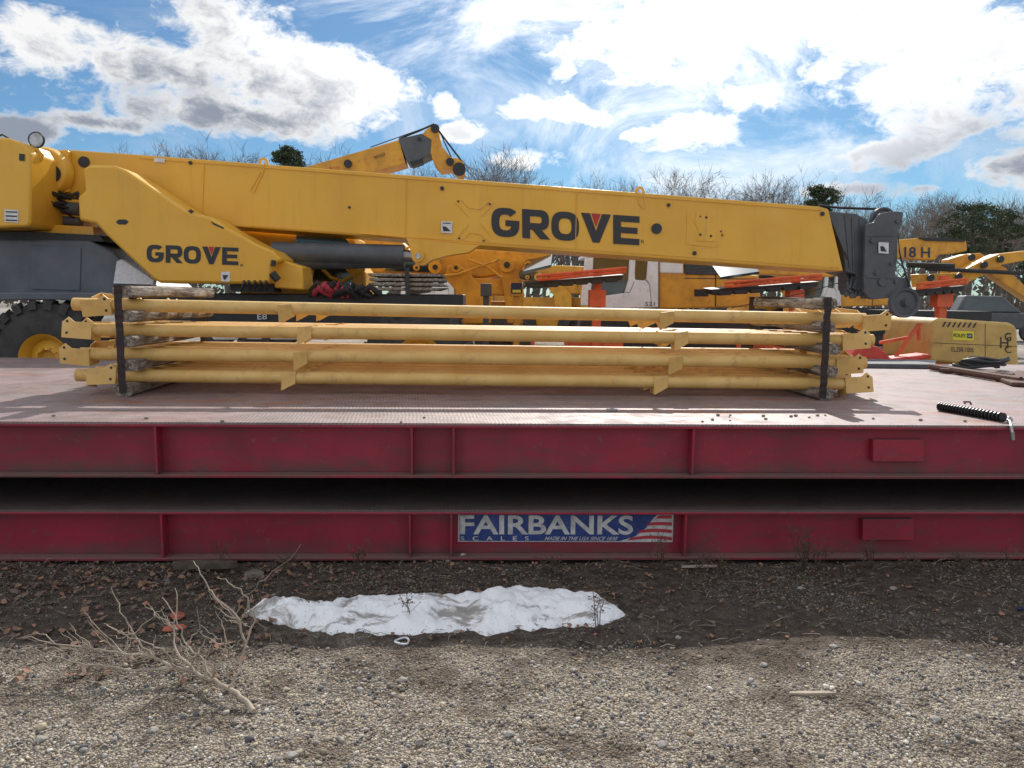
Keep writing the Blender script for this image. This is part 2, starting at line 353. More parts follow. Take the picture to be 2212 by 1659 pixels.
def pebbles():
    bv,bf=ico(); n=105000
    x=np.random.uniform(-3.3,3.3,n); y=2.1+2.4*np.random.uniform(0,1,n)**1.25
    keep=(np.abs(x-0.035*y)<(0.70*y+0.1)); x,y=x[keep],y[keep]; n=len(x)
    dens=np.array([noise.noise((a*1.3,b*1.3,5)) for a,b in zip(x,y)])
    keep=(np.random.uniform(-0.75,0.5,n)<dens+np.where(y>3.4,-0.38,0.2)); x,y=x[keep],y[keep]; n=len(x)
    r=np.clip(np.random.lognormal(-5.70,0.46,n),0.0016,0.014)
    r=np.where(np.random.uniform(0,1,n)<0.006,r*1.8,r)
    sc=np.stack([np.random.uniform(.7,1.4,n),np.random.uniform(.7,1.3,n),np.random.uniform(.5,1.0,n)],1)*r[:,None]
    th=np.random.uniform(0,6.283,n); c,s=np.cos(th),np.sin(th)
    V=bv[None]*sc[:,None,:]*np.random.uniform(.68,1.28,(n,12,1))
    X=V[:,:,0]*c[:,None]-V[:,:,1]*s[:,None]+x[:,None]; Y=V[:,:,0]*s[:,None]+V[:,:,1]*c[:,None]+y[:,None]
    z=np.array([gz(a,b) for a,b in zip(x,y)])+r*0.3
    Z=V[:,:,2]+z[:,None]
    P=np.stack([X,Y,Z],2).reshape(-1,3); Fc=(bf[None]+np.arange(n)[:,None,None]*12).reshape(-1,3)
    me=bpy.data.meshes.new("gravel"); me.vertices.add(len(P)); me.vertices.foreach_set('co',P.ravel())
    me.loops.add(Fc.size); me.loops.foreach_set('vertex_index',Fc.ravel().astype(np.int32))
    me.polygons.add(len(Fc)); me.polygons.foreach_set('loop_start',np.arange(0,Fc.size,3,dtype=np.int32))
    try: me.polygons.foreach_set('loop_total',np.full(len(Fc),3,dtype=np.int32))
    except Exception: pass
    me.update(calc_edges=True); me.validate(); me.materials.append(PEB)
    o=bpy.data.objects.new("gravel",me); COL.objects.link(o); tag(o,"loose mixed pebbles and crushed stone","gravel",kind="stuff")
pebbles()
def leaves():
    mb=MB()
    for i in range(2600):
        x=random.uniform(-3.2,3.2); y=random.choice([random.gauss(4.2,0.22),random.uniform(3.4,4.5)])
        if x<-1.0 and random.random()<0.5: y=random.uniform(3.0,4.4)
        if y>4.55 or y<2.7 or abs(x)>0.75*y: continue
        if x>0.6 and random.random()<.4: continue
        r=random.uniform(0.006,0.020)*(1.6 if x<-1 else 1); th=random.uniform(0,6.28); z=gz(x,y)+0.006
        pts=[]
        for k,(a,q) in enumerate(((0,1),(50,.55),(100,.75),(150,.45),(200,.8),(260,.5),(310,.7))):
            aa=rad(a)+th; pts.append((x+r*q*math.cos(aa),y+r*q*math.sin(aa),z+random.uniform(0,0.9)*r))
        mb.add(pts,[list(range(7))])
    mb.obj("leaf_litter",LEAF,smooth=0,recalc=False,label="dry brown leaves scattered over the damp soil",cat="leaves",kind="stuff")
leaves()
def snow():
    topl=[(530,1322),(560,1308),(620,1306),(700,1300),(770,1290),(880,1288),(1000,1284),(1100,1272),(1170,1268),(1250,1276),(1320,1292),(1352,1318)]
    botl=[(530,1324),(570,1338),(620,1355),(700,1362),(800,1368),(900,1372),(1000,1362),(1060,1372),(1100,1360),(1200,1350),(1290,1345),(1352,1322)]
    def samp(l,x):
        for (a,b),(c,d) in zip(l,l[1:]):
            if a<=x<=c: return b+(d-b)*(x-a)/(c-a)
        return l[-1][1]
    mb=MB(); nu,nv=200,34; vs=[]
    for i in range(nu+1):
        px=530+822*i/nu; edge=min(1,math.sin(math.pi*i/nu)*3)**0.6
        A,B=G(px,samp(botl,px)+9*noise.noise((px*0.03,0,0))+3*noise.noise((px*0.15,0,0))),G(px,samp(topl,px)+7*noise.noise((px*0.03,5,0))+3*noise.noise((px*0.12,5,0)))
        for j in range(nv+1):
            v=j/nv; p=A.lerp(B,v)
            h=0.065*edge*(max(0,math.sin(math.pi*v**1.3)))**0.6
            h*=1+0.65*noise.noise((p.x*3.5,p.y*4,0))+0.45*noise.noise((p.x*11,p.y*11,2))+0.2*noise.noise((p.x*28,p.y*28,2))
            vs.append((p.x,p.y,gz(p.x,p.y)+h-(0.004 if j in(0,nv) else 0)))
    mb.add(vs,[(i*(nv+1)+j,(i+1)*(nv+1)+j,(i+1)*(nv+1)+j+1,i*(nv+1)+j+1) for i in range(nu) for j in range(nv)])
    mb.obj("snow_patch",SNOW,smooth=80,label="melting dirty white snow patch on damp soil",cat="snow")
snow()
# ------------------------------------------------------------ weigh-scale modules
YF=4.49; YB=8.9; YWEB=4.575
def module(ztop,zbot,stiff,platepx,label):
    e=E("weighbridge_module",(0,(YF+YB)/2,zbot),label,"truck scale","stacked truck scale modules")
    MB().box(-7.5,7.5,YF+0.002,YB,ztop-0.012,ztop).obj("deck_plate",DECK,e,0)
    b=MB(); b.box(-7.5,7.5,YF,YF+0.19,ztop-0.028,ztop-0.0125).box(-7.5,7.5,YF-0.004,YF+0.19,zbot,zbot+0.016).box(-7.5,7.5,YWEB,YWEB+0.014,zbot+0.016,ztop-0.028)
    b.obj("front_beam",REDB,e,0,bevel=0.003)
    b=MB(); b.box(-7.5,7.5,YB-0.19,YB-0.003,ztop-0.028,ztop-0.0125).box(-7.5,7.5,YB-0.19,YB,zbot,zbot+0.016).box(-7.5,7.5,YB-0.1,YB-0.086,zbot+0.016,ztop-0.028)
    b.obj("rear_beam",REDB,e,0)
    for xw in (-6,-4.2,-2.4,-0.6,1.2,3.0,4.8,6.4):
        MB().box(xw,xw+0.012,YF+0.2,YB-0.2,zbot+0.03,ztop-0.014).obj("cross_member",REDB,e,0)
    for px in stiff:
        x=W(px,1000,YF+0.02).x; MB().box(x-0.007,x+0.007,YF+0.004,YWEB-0.001,zbot+0.0165,ztop-0.0285).obj("stiffener",REDB,e,0,bevel=0.002)
    (x0,y0,x1,y1)=platepx; MB().pp([(x0,y0),(x1,y0),(x1,y1),(x0,y1)],YWEB-0.045,0.044).obj("cover_plate",REDB,e,0,bevel=0.003)
    return e
zt1=W(1106,915,YF).z; zb1=W(1106,1033,YF).z; zt2=W(1106,1102,YF).z; zb2=max(W(1106,1210,YF).z,0.015)
m1=module(zt1,zb1,(340,890,980,1495,2290),(1886,950,1997,997),"red steel truck scale deck with tread plate, stacked on another")
m2=module(zt2,zb2,(345,885,975,1485,2290),(1864,1122,1975,1167),"red steel truck scale deck on the ground carrying a blue sign")
for x in (-4.8,-1.6,1.9,4.9):
    for y in (6.3,8.0):
        MB().box(x-0.15,x+0.15,y,y+0.3,zt2+0.001,zb1-0.001).obj("spacer_block",WOOD,None,0,bevel=0.01,label="dark timber spacer block between the red scale decks",cat="timber block",group="spacer blocks between the decks")
Ys=YWEB-0.004
sg=MB().pp([(990,1107),(1455,1109),(1453,1171),(989,1170)],Ys-0.002,0.005).obj("scale_sign",SWHT,None,0,bevel=0,label="blue and white maker's sign with flag stripes on a red beam",cat="sign")
def quad(name,pts,Y,mat,parent,out):
    return MB().add([W(a,b,Y)-Vector((0,out,0)) for a,b in pts],[list(range(len(pts)))]).obj(name,mat,parent,0,recalc=False)
quad("blue_field",[(993,1168),(1338,1168.5),(1372,1158),(1395,1140),(1412,1118),(1420,1111.5),(993,1110)],Ys,BLUE,sg,0.004)
for i,(a,b) in enumerate(((0.0,0.14),(0.28,0.42),(0.57,0.71),(0.86,0.99))):
    pts=[]; low=[]
    for k in range(9):
        t=k/8; x=1425-72*a+ (1451-1425+72*a)*t; pts.append((x,1112+56*a-5*math.sin(t*3.0)*(a)+0.5))
        x=1425-72*b+(1451-1425+72*b)*t; low.append((x,1112+56*b-5*math.sin(t*3.0)*(a)))
    quad("flag_stripe",pts+low[::-1],Ys,SRED,sg,0.0045)
text("sign_lettering","FAIRBANKS",(994,1154),(1367,1154.5),(994,1112),Ys,SWHT,sg,offset=0.022,out=0.0055)
text("sign_lettering","SCALES",(995,1167),(1142,1167),(995,1158),Ys,SWHT,sg,offset=0.01,spacing=2.6,out=0.0055)
text("sign_lettering","MADE IN THE USA SINCE 1830",(1176,1166.5),(1332,1167),(1178,1158.5),Ys,SWHT,sg,offset=0.012,shear=0.25,out=0.0055)
# ------------------------------------------------------------ pipe stack
YP=5.80; R=0.047
layers=[ ((160,657),(1868,690),(216,622,1436,1880)), ((178,711),(1884,735),(180,662,1468,1838)),
         ((176,764),(1868,784),(172,652,1458,1828)), ((167,810),(1862,830),(220,626,1427,1850)) ]
def tube_mesh(L):
    mb=MB(); n=28; prof=[(0,R*0.86),(0,R),(L,R),(L,R*0.86),(L-0.4,R*0.86)]
    vs=[]
    for x,r in [(0.4,R*0.86)]+prof:
        for j in range(n): vs.append((x,r*math.cos(6.28318*j/n),r*math.sin(6.28318*j/n)))
    fs=[(i*n+j,i*n+(j+1)%n,(i+1)*n+(j+1)%n,(i+1)*n+j) for i in range(5) for j in range(n)]
    mb.add(vs,fs); return mb
def finish_mesh(mb,name,mat,sm=35):
    o=mb.obj(name,mat,None,sm,recenter=False); me=o.data; bpy.data.objects.remove(o); return me
MIDB=MB()
MIDB.prism([(-.045,-.054,-.100),(.050,-.054,-.045),(.050,-.054,.045),(-.045,-.054,.035)],(0,.007,0))
MIDB.prism([(-.0521,-.054,-.100),(-.0521,.085,-.075),(-.0521,.085,.0),(-.0521,-.054,.035)],(.0069,0,0))
ENDB=MB()
ENDB.prism([(-.11,-.058,-.070),(.085,-.058,-.080),(.085,-.058,.045),(-.03,-.058,.048),(-.075,-.058,.082),(-.11,-.058,.050)],(0,.008,0))
ENDB.prism([(.0855,-.058,-.080),(.0855,.09,-.080),(.0855,.09,.03),(.0855,-.058,.045)],(.008,0,0))
ENDB.prism([(-.1185,-.058,-.070),(-.1185,.03,-.055),(-.1185,.03,.04),(-.1185,-.058,.050)],(.008,0,0))
for hx,hz in ((-.082,.05),(-.082,-.035)): ENDB.cyl((hx,-.0600,hz),(hx,-.0575,hz),.010,n=12,mi=1)
me_mid=finish_mesh(MIDB,"bracket",PIPE,10); me_end=finish_mesh(ENDB,"bracket",[PIPE,BLK],10)
for li,(a,b,br_) in enumerate(layers):
    A=W(*a,YP); B=W(*b,YP); L=round((B-A).length,3); dx=(B-A).normalized()
    me=finish_mesh(tube_mesh(L),"steel_pipe",PIPE)
    for row in range(5):
        off=Vector((0 if row==0 else random.uniform(-0.09,0.09),0.32*row,0 if row==0 else -.006*row+random.uniform(-.004,.004)))
        p=bpy.data.objects.new("steel_pipe",me); COL.objects.link(p); p.location=A+off
        rotm=dx.to_track_quat('X','Z'); p.rotation_mode='QUATERNION'; p.rotation_quaternion=rotm
        tag(p,"tan yellow steel pipe with welded brackets in a strapped stack","steel pipe","stacked yellow steel pipes")
        for bi,px in enumerate(br_):
            x=(W(px,750,YP).x-A.x)/dx.x
            k=bpy.data.objects.new("bracket",me_end if bi in (0,3) else me_mid); COL.objects.link(k); k.parent=p
            k.location=(x,0,0)
            fl=(li in (0,3)) and bi==0
            k.scale=(-1 if (bi==3) != fl else 1,1,1)
            k.rotation_euler=(rad([12,-8,8,-12][li]+random.uniform(-4,4))+(0 if row==0 else rad(random.choice([0,180]) if bi in (0,3) else 0)),rad(random.uniform(-3,3)),0)
lz=[630,683,738,789,840]; rz=[656,707,754,803,852]
for side,xx,zs in (('l',268,lz),('r',1786,rz)):
    for i,py in enumerate(zs):
        c=W(xx+random.uniform(-8,8),py,5.62); x,z=c.x,c.z
        if i==4: z=zt1+0.044
        hw,hh=0.072 if side=='l' else .06,0.042
        mb=MB(); n=14; st=14; vs=[]
        for k in range(st+1):
            y=5.60+1.55*k/st
            for j in range(n):
                th=2*math.pi*j/n; cc,ss=math.cos(th),math.sin(th)
                q=1+0.16*noise.noise((cc*2+i*7,ss*2,y*2.5+xx)); sx=math.copysign(abs(cc)**.55,cc)*hw*q; sz=math.copysign(abs(ss)**.55,ss)*hh*q
                vs.append((x+sx+0.02*math.sin(y*2+i),y+ (0.02*noise.noise((cc,ss,i)) if k in(0,st) else 0),z+sz))
        mb.add(vs,[(k*n+j,k*n+(j+1)%n,(k+1)*n+(j+1)%n,(k+1)*n+j) for k in range(st) for j in range(n)]+[list(range(n)),list(range(st*n,st*n+n))])
        mb.obj("timber_bolster",WOOD,None,40,label="weathered grey timber spacer between pipe layers",cat="timber",group="timbers spacing the pipe stack")
    T=W(254 if side=='l' else 1789,zs[0]-13,5.585); Bm=W(254 if side=='l' else 1789,zs[-1]+9,5.585)
    w=0.026; mb=MB(); y0,y1=5.585,7.2; zt,zb=T.z,max(Bm.z,zt1+0.004); x=T.x; t=0.005
    NS=26; vs=[]
    for k in range(NS+1):
        z_=zb+(zt-zb)*k/NS; dx_=.007*noise.noise((k*.45,xx,0)); dy_=.012*noise.noise((k*.6,xx,4)); w_=w*(1+.18*noise.noise((k*.8,xx,9)))
        if k in(0,NS): dy_=0;dx_=0
        vs+=[(x-w_+dx_,y0-t+dy_,z_),(x+w_+dx_,y0-t+dy_,z_),(x+w_+dx_,y0+dy_,z_),(x-w_+dx_,y0+dy_,z_)]
    mb.add(vs,[(k*4+j,k*4+(j+1)%4,(k+1)*4+(j+1)%4,(k+1)*4+j) for k in range(NS) for j in range(4)]+[(0,1,2,3),(NS*4,NS*4+1,NS*4+2,NS*4+3)])
    mb.box(x-w,x+w,y0-t,y1,zt+.0003,zt+t).box(x-w,x+w,y1+.0001,y1+t,zb,zt+t)
    mb.obj("steel_strap",STRAP,None,0,label="dark rusty steel strap binding the pipe stack",cat="strap",group="straps around the pipe stack")
# ------------------------------------------------------------ main crane
YC=11.0
cr=E("mobile_crane",W(700,700,YC)*1.0,"yellow rough terrain mobile crane with its boom lowered","crane")
cr.location.z=0
b=MB(); b.pp([(132,322),(300,334),(1770,446),(1790,452),(1822,586),(1500,563.5),(1160,539),(1030,530),(890,518),(515,490),(132,463)],YC,0.9)
boom=b.obj("boom",YEL,cr,30,bevel=0.015)
b=MB()
def strip(p,q,w=2.5,Y=YC,d=0.012):
    dx,dy=q[0]-p[0],q[1]-p[1]; l=math.hypot(dx,dy); nx,ny=-dy/l*w/2,dx/l*w/2
    b.pp([(p[0]+nx,p[1]+ny),(q[0]+nx,q[1]+ny),(q[0]-nx,q[1]-ny),(p[0]-nx,p[1]-ny)],Y-d,d-0.001)
strip((300,341),(1775,454),2); strip((540,487),(1815,578),2)
strip((440,352),(436,462),1.6); strip((878,384),(875,510),1.6); strip((1246,412),(1243,538),1.2)
strip((547,418),(568,372),2);strip((568,372),(572,350),2);strip((540,412),(562,372),1.6)
strip((1376,410),(1380,440),2);strip((1392,412),(1393,452),2);strip((1380,440),(1393,452),2)
for (x,y) in ((1026,475),):
    for sx in (-1,1):
        strip((x+sx*42,y-38),(x+sx*14,y-8),2); strip((x+sx*38,y+38),(x+sx*14,y+8),2)
    strip((x-30,y-44),(x-12,y-26),2);strip((x-12,y-26),(x+12,y-24),2);strip((x+12,y-24),(x+30,y-40),2)
    strip((x-30,y+44),(x-12,y+28),2);strip((x-12,y+28),(x+12,y+30),2);strip((x+12,y+30),(x+30,y+46),2)
b.pp([(1484,456),(1560,461),(1556,528),(1540,534),(1482,528)],YC-0.008,0.007)
b.pp([(1504,462),(1540,465),(1536,480),(1545,500),(1548,522),(1505,520),(1510,498),(1500,480)],YC-0.016,0.007)
b.obj("boom_stiffening_rib",YEL,cr,0)
b=MB()
for x,y,r in ((955,407,.028),(1444,443,.025),(1418,494,.075),(412,352,.025),(755,448,.018),(182,350,.075),(1525,470,.018),(1512,468,.012),(1557,500,.012),(1512,507,.018),(1535,510,.018),(1560,508,.012),(990,435,.014),(1058,441,.014),(992,515,.014),(1045,520,.014),(1500,547,.03),(1776,462,.03)):
    disc(b,x,y,YC,r,0.019,16)
b.obj("boom_pin_hole",INK,cr,40)
b=MB()
for x,y in ((570,352),(1381,414)):
    c=W(x,y,YC+0.1); b.lathe(c,[(0.035,0),(0.035,-.02),(.07,-.02),(.07,0),(.035,0)],16); b.box(c.x-.06,c.x+.06,c.y-.02,c.y,c.z-.16,c.z-.065)
b.obj("lifting_eye",YEL,cr)
wordmark((1062,510),(1381,530),(1061,447),YC-0.004,cr)
text("trademark_sign","R",(1385,525),(1392,525.5),(1385,518),YC-.004,INK,cr)
for q in ([(953,478),(977,479),(977,504),(953,503)],[(334,341),(357,342.5),(357,352),(334,350)]):
    quad("warning_sticker",q,YC,STK,cr,0.018)
b=MB()
b.add([W(a_,c_,YC)-Vector((0,.0195,0)) for a_,c_ in ((956,489),(964,490),(974,500),(958,500))],[(0,1,2,3)]); b.add([W(a_,c_,YC)-Vector((0,.0195,0)) for a_,c_ in ((956,481),(974,482),(974,484),(956,483))],[(0,1,2,3)])
b.obj("sticker_print",INK,cr,0,recalc=False)
b=MB()
b.pp([(780,505),(878,515),(884,530),(890,560),(900,572),(915,573),(932,562),(965,552),(1012,545),(1035,530)],YC-0.05,0.3)
disc(b,903,553,YC-.05,.085,0.05)
b.obj("cylinder_bracket",YEL,cr,35,bevel=0.012)
b=MB(); disc(b,903,553,YC-.1,.04,0.02); b.obj("bracket_pin",STEEL,cr)
yc=YC+0.05; b=MB(); b.cyl(W(590,546,yc),W(873,552,yc),0.15,n=28); b.cyl(W(640,562,yc+.05),W(873,557,yc+.05),0.14,n=28)
b.obj("lift_cylinder",GREY,cr,35)
b=MB(); b.cyl(W(873,553,yc),W(893,554,yc),.085); b.obj("cylinder_rod",STEEL,cr)
YS=10.25
sh=[(178,364),(192,356),(246,357),(268,366),(408,458),(455,468),(484,488),(560,530),(588,541),(610,561),(588,573),(586,612),(560,614),(505,613),(420,612),(345,611),(330,603),(228,507),(206,483),(170,476),(167,425),(184,412)]
b=MB(); b.pp(sh,YS,0.72); b.obj("turret_side_cover",YEL,cr,30,bevel=0.035)
b=MB(); b.pp([(604,560),(653,576),(656,626),(592,622),(589,575)],YS+0.2,0.6); b.pp([(480,505),(600,548),(600,575),(500,560)],YS+0.75,0.5); b.obj("turret_frame",YEL,cr,30,bevel=0.02)
b=MB()
b.pp([(250,480),(256,474),(272,474),(278,479),(272,485),(256,485)],YS-.004,.003)
b.pp([(455,478),(483,491),(484,495),(460,485)],YS-.004,.003); b.pp([(405,456),(412,452),(420,457),(413,461)],YS-.004,.003)
b.obj("cover_slot",INK,cr,0)
wordmark((317,566),(515,573),(317,528),YS,cr)
text("trademark_sign","R",(520,576),(526,576),(520,570),YS,INK,cr)
quad("warning_sticker",[(478,587),(497,587),(497,608),(478,608)],YS,STK,cr,.005); quad("sticker_print",[(481,594),(494,594),(487,605),(483,603)],YS,INK,cr,.007)
b=MB(); b.cyl(W(588,590,YS-.03),W(600,605,YS-.03),.05,n=10); b.cyl(W(590,575,YS-.02),W(591,562,YS-.02),.03,n=10)
for x in (525,535,548,560,572): b.tube([W(x,600,YS+.1),W(x+4,612,YS-.05),W(x+random.uniform(-8,8),628,YS)],.02,6)
b.pp([(495,614),(590,614),(592,632),(500,630)],YS+.2,.4)
b.obj("hydraulic_fitting",BLK,cr,40)
b=MB(); b.pp([(-80,296),(15,297),(48,308),(66,330),(66,480),(60,490),(0,492),(-80,492)],YS-.1,1.7); b.obj("counterweight",YEL,cr,30,bevel=0.03)
b=MB(); b.pp([(52,322),(60,316),(82,320),(92,332),(88,347),(78,352),(70,352),(62,345)],YS+.1,.05); b.obj("counterweight_lug",YEL,cr,30,bevel=.01)
quad("warning_sticker",[(10,452),(40,454),(40,481),(10,479)],YS-.1,STK,cr,.006)
for yy_ in (456,465,474): quad("sticker_print",[(13,yy_),(38,yy_+1),(38,yy_+4),(13,yy_+3)],YS-.1,INK,cr,.008)
quad("sticker_print",[(42,332),(54,333),(54,348),(42,347)],YS-.1,INK,cr,.008)
b=MB(); disc(b,74,331,YS+.1,.04,.01,14); b.obj("lug_hole",INK,cr)
b=MB(); c=W(112,375,YC); b.lathe(c,[(0,-.25),(.22,-.25),(.30,-.22),(.33,-.15),(.33,-.05),(.22,-.04),(.22,.5),(.33,.51),(.33,.56),(0,.56)],32)
b.pp([(92,322),(146,325),(146,415),(128,418),(118,345),(95,340)],YC-.1,.1); b.pp([(60,360),(100,365),(105,405),(62,400)],YC+.2,.2)
b.obj("winch",YEL,cr,35,bevel=.01)
b=MB()
for k in range(10):
    b.lathe(c,[(.225,.02+k*.045),(.245,.04+k*.045),(.225,.06+k*.045)],24)
b.obj("winch_cable",STEEL,cr)
b=MB()
random.seed(3)
for k in range(18):
    x=70+random.uniform(0,30); y=random.uniform(345,395)
    b.tube([W(x,y,YC-.3),W(x+random.uniform(-6,10),y+30,YC-.4),W(x+random.uniform(0,25),y+50,YC-.35),W(x+40+random.uniform(0,40),y+52+random.uniform(0,30),YC-.1),W(170,425+random.uniform(-10,30),YC)],random.uniform(.012,.022),6)
b.pp([(120,328),(148,330),(146,350),(132,392),(140,410),(128,405),(122,360)],YC+.15,.1)
disc(b,112,375,YC-.25,.12,.02,18); disc(b,100,405,YC-.2,.07,.06,12)
b.obj("hydraulic_hose",BLK,cr,60)
b=MB(); b.cyl(W(60,443,YC-.1),W(175,452,YC-.1),.09); b.cyl(W(60,472,YC-.05),W(175,478,YC-.05),.07); b.obj("telescope_cylinder",GREY,cr)
b=MB(); b.pp([(60,425),(178,432),(178,438),(60,432)],YC-.15,.5); b.pp([(60,455),(178,462),(178,469),(60,462)],YC-.1,.5); b.pp([(60,482),(200,490),(205,520),(60,498)],YC-.3,.9)
b.obj("turret_rail",YEL,cr,30)
b=MB(); b.pp([(60,398),(178,404),(178,500),(60,500)],YC+.45,.3); b.obj("turret_panel",GREY,cr,0)
b=MB(); c=W(78,302,YC-.6); b.lathe(c,[(0,-.004),(.088,-.004)],20,0); b.lathe(c,[(.088,-.006),(.10,-.01),(.108,.01),(.08,.06),(0,.08)],20,1); b.tube([c+Vector((0,.05,0)),c+Vector((-.02,.07,-.2)),W(66,345,YC-.5)],.01,6,1)
b.obj("mirror",[STEEL,BLK],cr)
b=MB(); b.tube([W(-20,300,YC-.7),W(5,291,YC-.7),W(20,300,YC-.7)],.012,6); b.obj("grab_wire",BLK,cr)
b=MB(); b.pp([(508,485),(600,498),(768,512),(768,560),(790,590),(790,640),(520,640)],YC+.95,1.0); b.obj("operator_cab",YEL,cr,30,bevel=.03)
b=MB(); b.pp([(640,508),(745,514),(758,530),(700,545),(640,530)],YC+.94,.03); b.pp([(680,580),(745,580),(762,600),(755,632),(670,632)],YC+.94,.03);b.obj("cab_window",GLASS,cr)
b=MB(); b.tube([W(690,575,YC+.9),W(715,600,YC+.9),W(740,608,YC+.9),W(788,580,YC+.9)],.03,8); b.obj("cab_grab_rail",YEL,cr)
YW=10.0
b=MB(); b.pp([(-200,512),(190,520),(240,540),(330,622),(330,640),(-200,640)],YW+.55,1.5); b.obj("engine_hood",CARR,cr,30,bevel=.03)
b=MB(); b.pp([(66,530),(175,535),(172,628),(66,625)],YW+.535,.014); b.obj("hood_door",CARR,cr,0,bevel=.006)
b=MB(); b.pp([(252,565),(262,560),(332,606),(330,615),(245,612)],YW+.5,.1); b.obj("hood_vent",STK,cr,0)
b=MB(); b.pp([(-200,500),(60,500),(215,508),(225,522),(-200,512)],YW+.6,1.2); b.obj("turret_base",BLK,cr,0)
b=MB(); b.pp([(-200,632),(242,632),(244,656),(130,648),(60,648),(-200,652)],YW+.1,1.0); b.obj("fender",CARR,cr,0,bevel=.015)
b=MB(); b.pp([(244,632),(1000,636),(1000,690),(960,712),(250,712)],YW+.7,1.6)
b.obj("carrier_frame",BLK,cr,0,bevel=.02)
text("carrier_number","E8",(556,690),(577,690),(556,678),YW+.68,STK,cr,offset=.01)
def wheel(px,py,Y,R=.74,rr=.31,w=.55,rimmat=YEL,parent=cr):
    c=W(px,py,Y); c.z=R
    t=MB(); t.lathe(c,[(rr,.04),(rr+.02,0),(R*.75,-.02),(R*.93,.03),(R*.96,.10),(R*.96,w-.10),(R*.93,w-.03),(R*.75,w+.02),(rr,w)],48)
    n=22
    for k in range(n):
        for s_ in (0,1):
            th=2*math.pi*(k+.5*s_)/n; ct,st_=math.cos(th),math.sin(th); tx=Vector((-st_,0,ct)); rd=Vector((ct,0,st_))
            y0,y1=(-.03,w*.55) if s_==0 else (w*.45,w)
            base=c+rd*(R*.86); q=.05
            ins=[base-tx*q+Vector((0,y0,0)),base+tx*q+Vector((0,y0,0)),base+tx*(q+.12)+Vector((0,y1,0)),base-tx*(q-.12)+Vector((0,y1,0))]
            t.prism(ins,rd*(R*.15))
    to=t.obj("wheel",RUB,parent,30)
    r=MB(); r.lathe(c,[(0,.12),(.10,.12),(.12,.06),(.18,.10),(rr*.8,.14),(rr*.9,.05),(rr+.015,.0),(rr+.02,.03),(rr-.02,w*.9)],40)
    for k in range(10):
        th=k*.628; q=c+Vector((.14*math.cos(th),.08,.14*math.sin(th))); r.cyl(q+Vector((0,-.03,0)),q+Vector((0,.03,0)),.014,n=6)
    ro=r.obj("rim",rimmat,parent,35)
    ro.parent=to; ro.matrix_parent_inverse=Matrix.Identity(4)
    return to
wheel(95,783,YW); wheel(905,783,YW+.1); wheel(95,783,YW+2.0); wheel(905,783,YW+2.0)
b=MB()
b.pp([(1786,456),(1850,462),(1872,474),(1876,492),(1870,600),(1826,586),(1822,540)],YC+.1,.7)
HP=[(1870,485),(1888,480),(1900,462),(1925,456),(1952,458),(1948,486),(1940,500),(1938,560),(1934,596),(1952,600),(1966,612),(1962,628),(1945,642),(1880,647),(1866,630)]
b.pp(HP,YC-.05,.06); b.pp(HP,YC+.8,.06)
b.pp([(1850,560),(1868,560),(1866,640),(1850,625)],YC+.1,.6)
b.obj("boom_head",GREY,cr,30,bevel=.008)
b=MB()
for q in ((1840,470,1843,585),(1856,472,1859,590),(1825,465,1835,580)):
    b.pp([(q[0],q[1]),(q[0]+3,q[1]),(q[2]+3,q[3]),(q[2],q[3])],YC+.085,.012)
b.pp([(1876,508),(1936,506),(1936,509),(1876,511)],YC-.065,.013); b.pp([(1872,596),(1934,598),(1934,602),(1872,600)],YC-.065,.013)
for x,y,r in ((1905,609,.06),(1935,608,.03),(1884,520,.035),(1938,478,.03),(1893,590,.03),(1925,570,.025)): disc(b,x,y,YC-.05,r,.03,12)
b.obj("head_rib",GREY,cr,30)
def sheave(px,py,Y,r,name):
    b=MB(); c=W(px,py,Y); b.lathe(c,[(.03,-.05),(r*.25,-.05),(r*.3,-.02),(r*.75,-.015),(r*.82,-.04),(r,-.045),(r*.9,0),(r,.045),(r*.82,.04),(r*.3,.03),(.03,.05)],36)
    b.cyl(c+Vector((0,-.09,0)),c+Vector((0,.09,0)),r*.18,n=14); return b.obj(name,GREY,cr,35)
for dy in (.12,.3,.55): sheave(1906,474,YC+dy,.17,"sheave")
sheave(1953,654,YC-.1,.215,"sheave"); sheave(1953,654,YC+.1,.215,"sheave")
b=MB()
b.tube([W(1770,444,YC+.3),W(1815,449,YC+.3),W(1905,452,YC+.3)],.018,6);b.tube([W(1770,438,YC+.5),W(1800,470,YC+.5),W(1830,560,YC+.02)],.010,6)
b.tube([W(1770,437,YC+.4),W(1772,452,YC+.4)],.02,6)
b.tube([W(1942,540,YC-.08),W(1955,590,YC-.1),W(1968,640,YC-.1),W(1962,680,YC-.1)],.010,6)
b.tube([W(1937,482,YC),W(1945,560,YC-.1),W(1980,655,YC-.1)],.008,6)
b.tube([W(1580,665,YC+.2),W(1750,630,YC+.1),W(1880,590,YC)],.007,5)
b.obj("hoist_rope",BLK,cr,60)
quad("warning_sticker",[(1897,523),(1919,524),(1919,548),(1897,547)],YC-.06,STK,cr,.01); quad("sticker_print",[(1900,532),(1908,532),(1915,544),(1902,543)],YC-.06,INK,cr,.012)
b=MB()
random.seed(5)
for k in range(16):
    x=1827+random.uniform(0,40);y=590+random.uniform(0,25); b.tube([W(x,y,YC+.2),W(x+random.uniform(-9,9),y+30,YC+.1)],.025,6)
b.pp([(1828,586),(1866,592),(1864,640),(1835,636)],YC+.25,.3)
b.obj("head_cable_guard",GREY,cr,30)
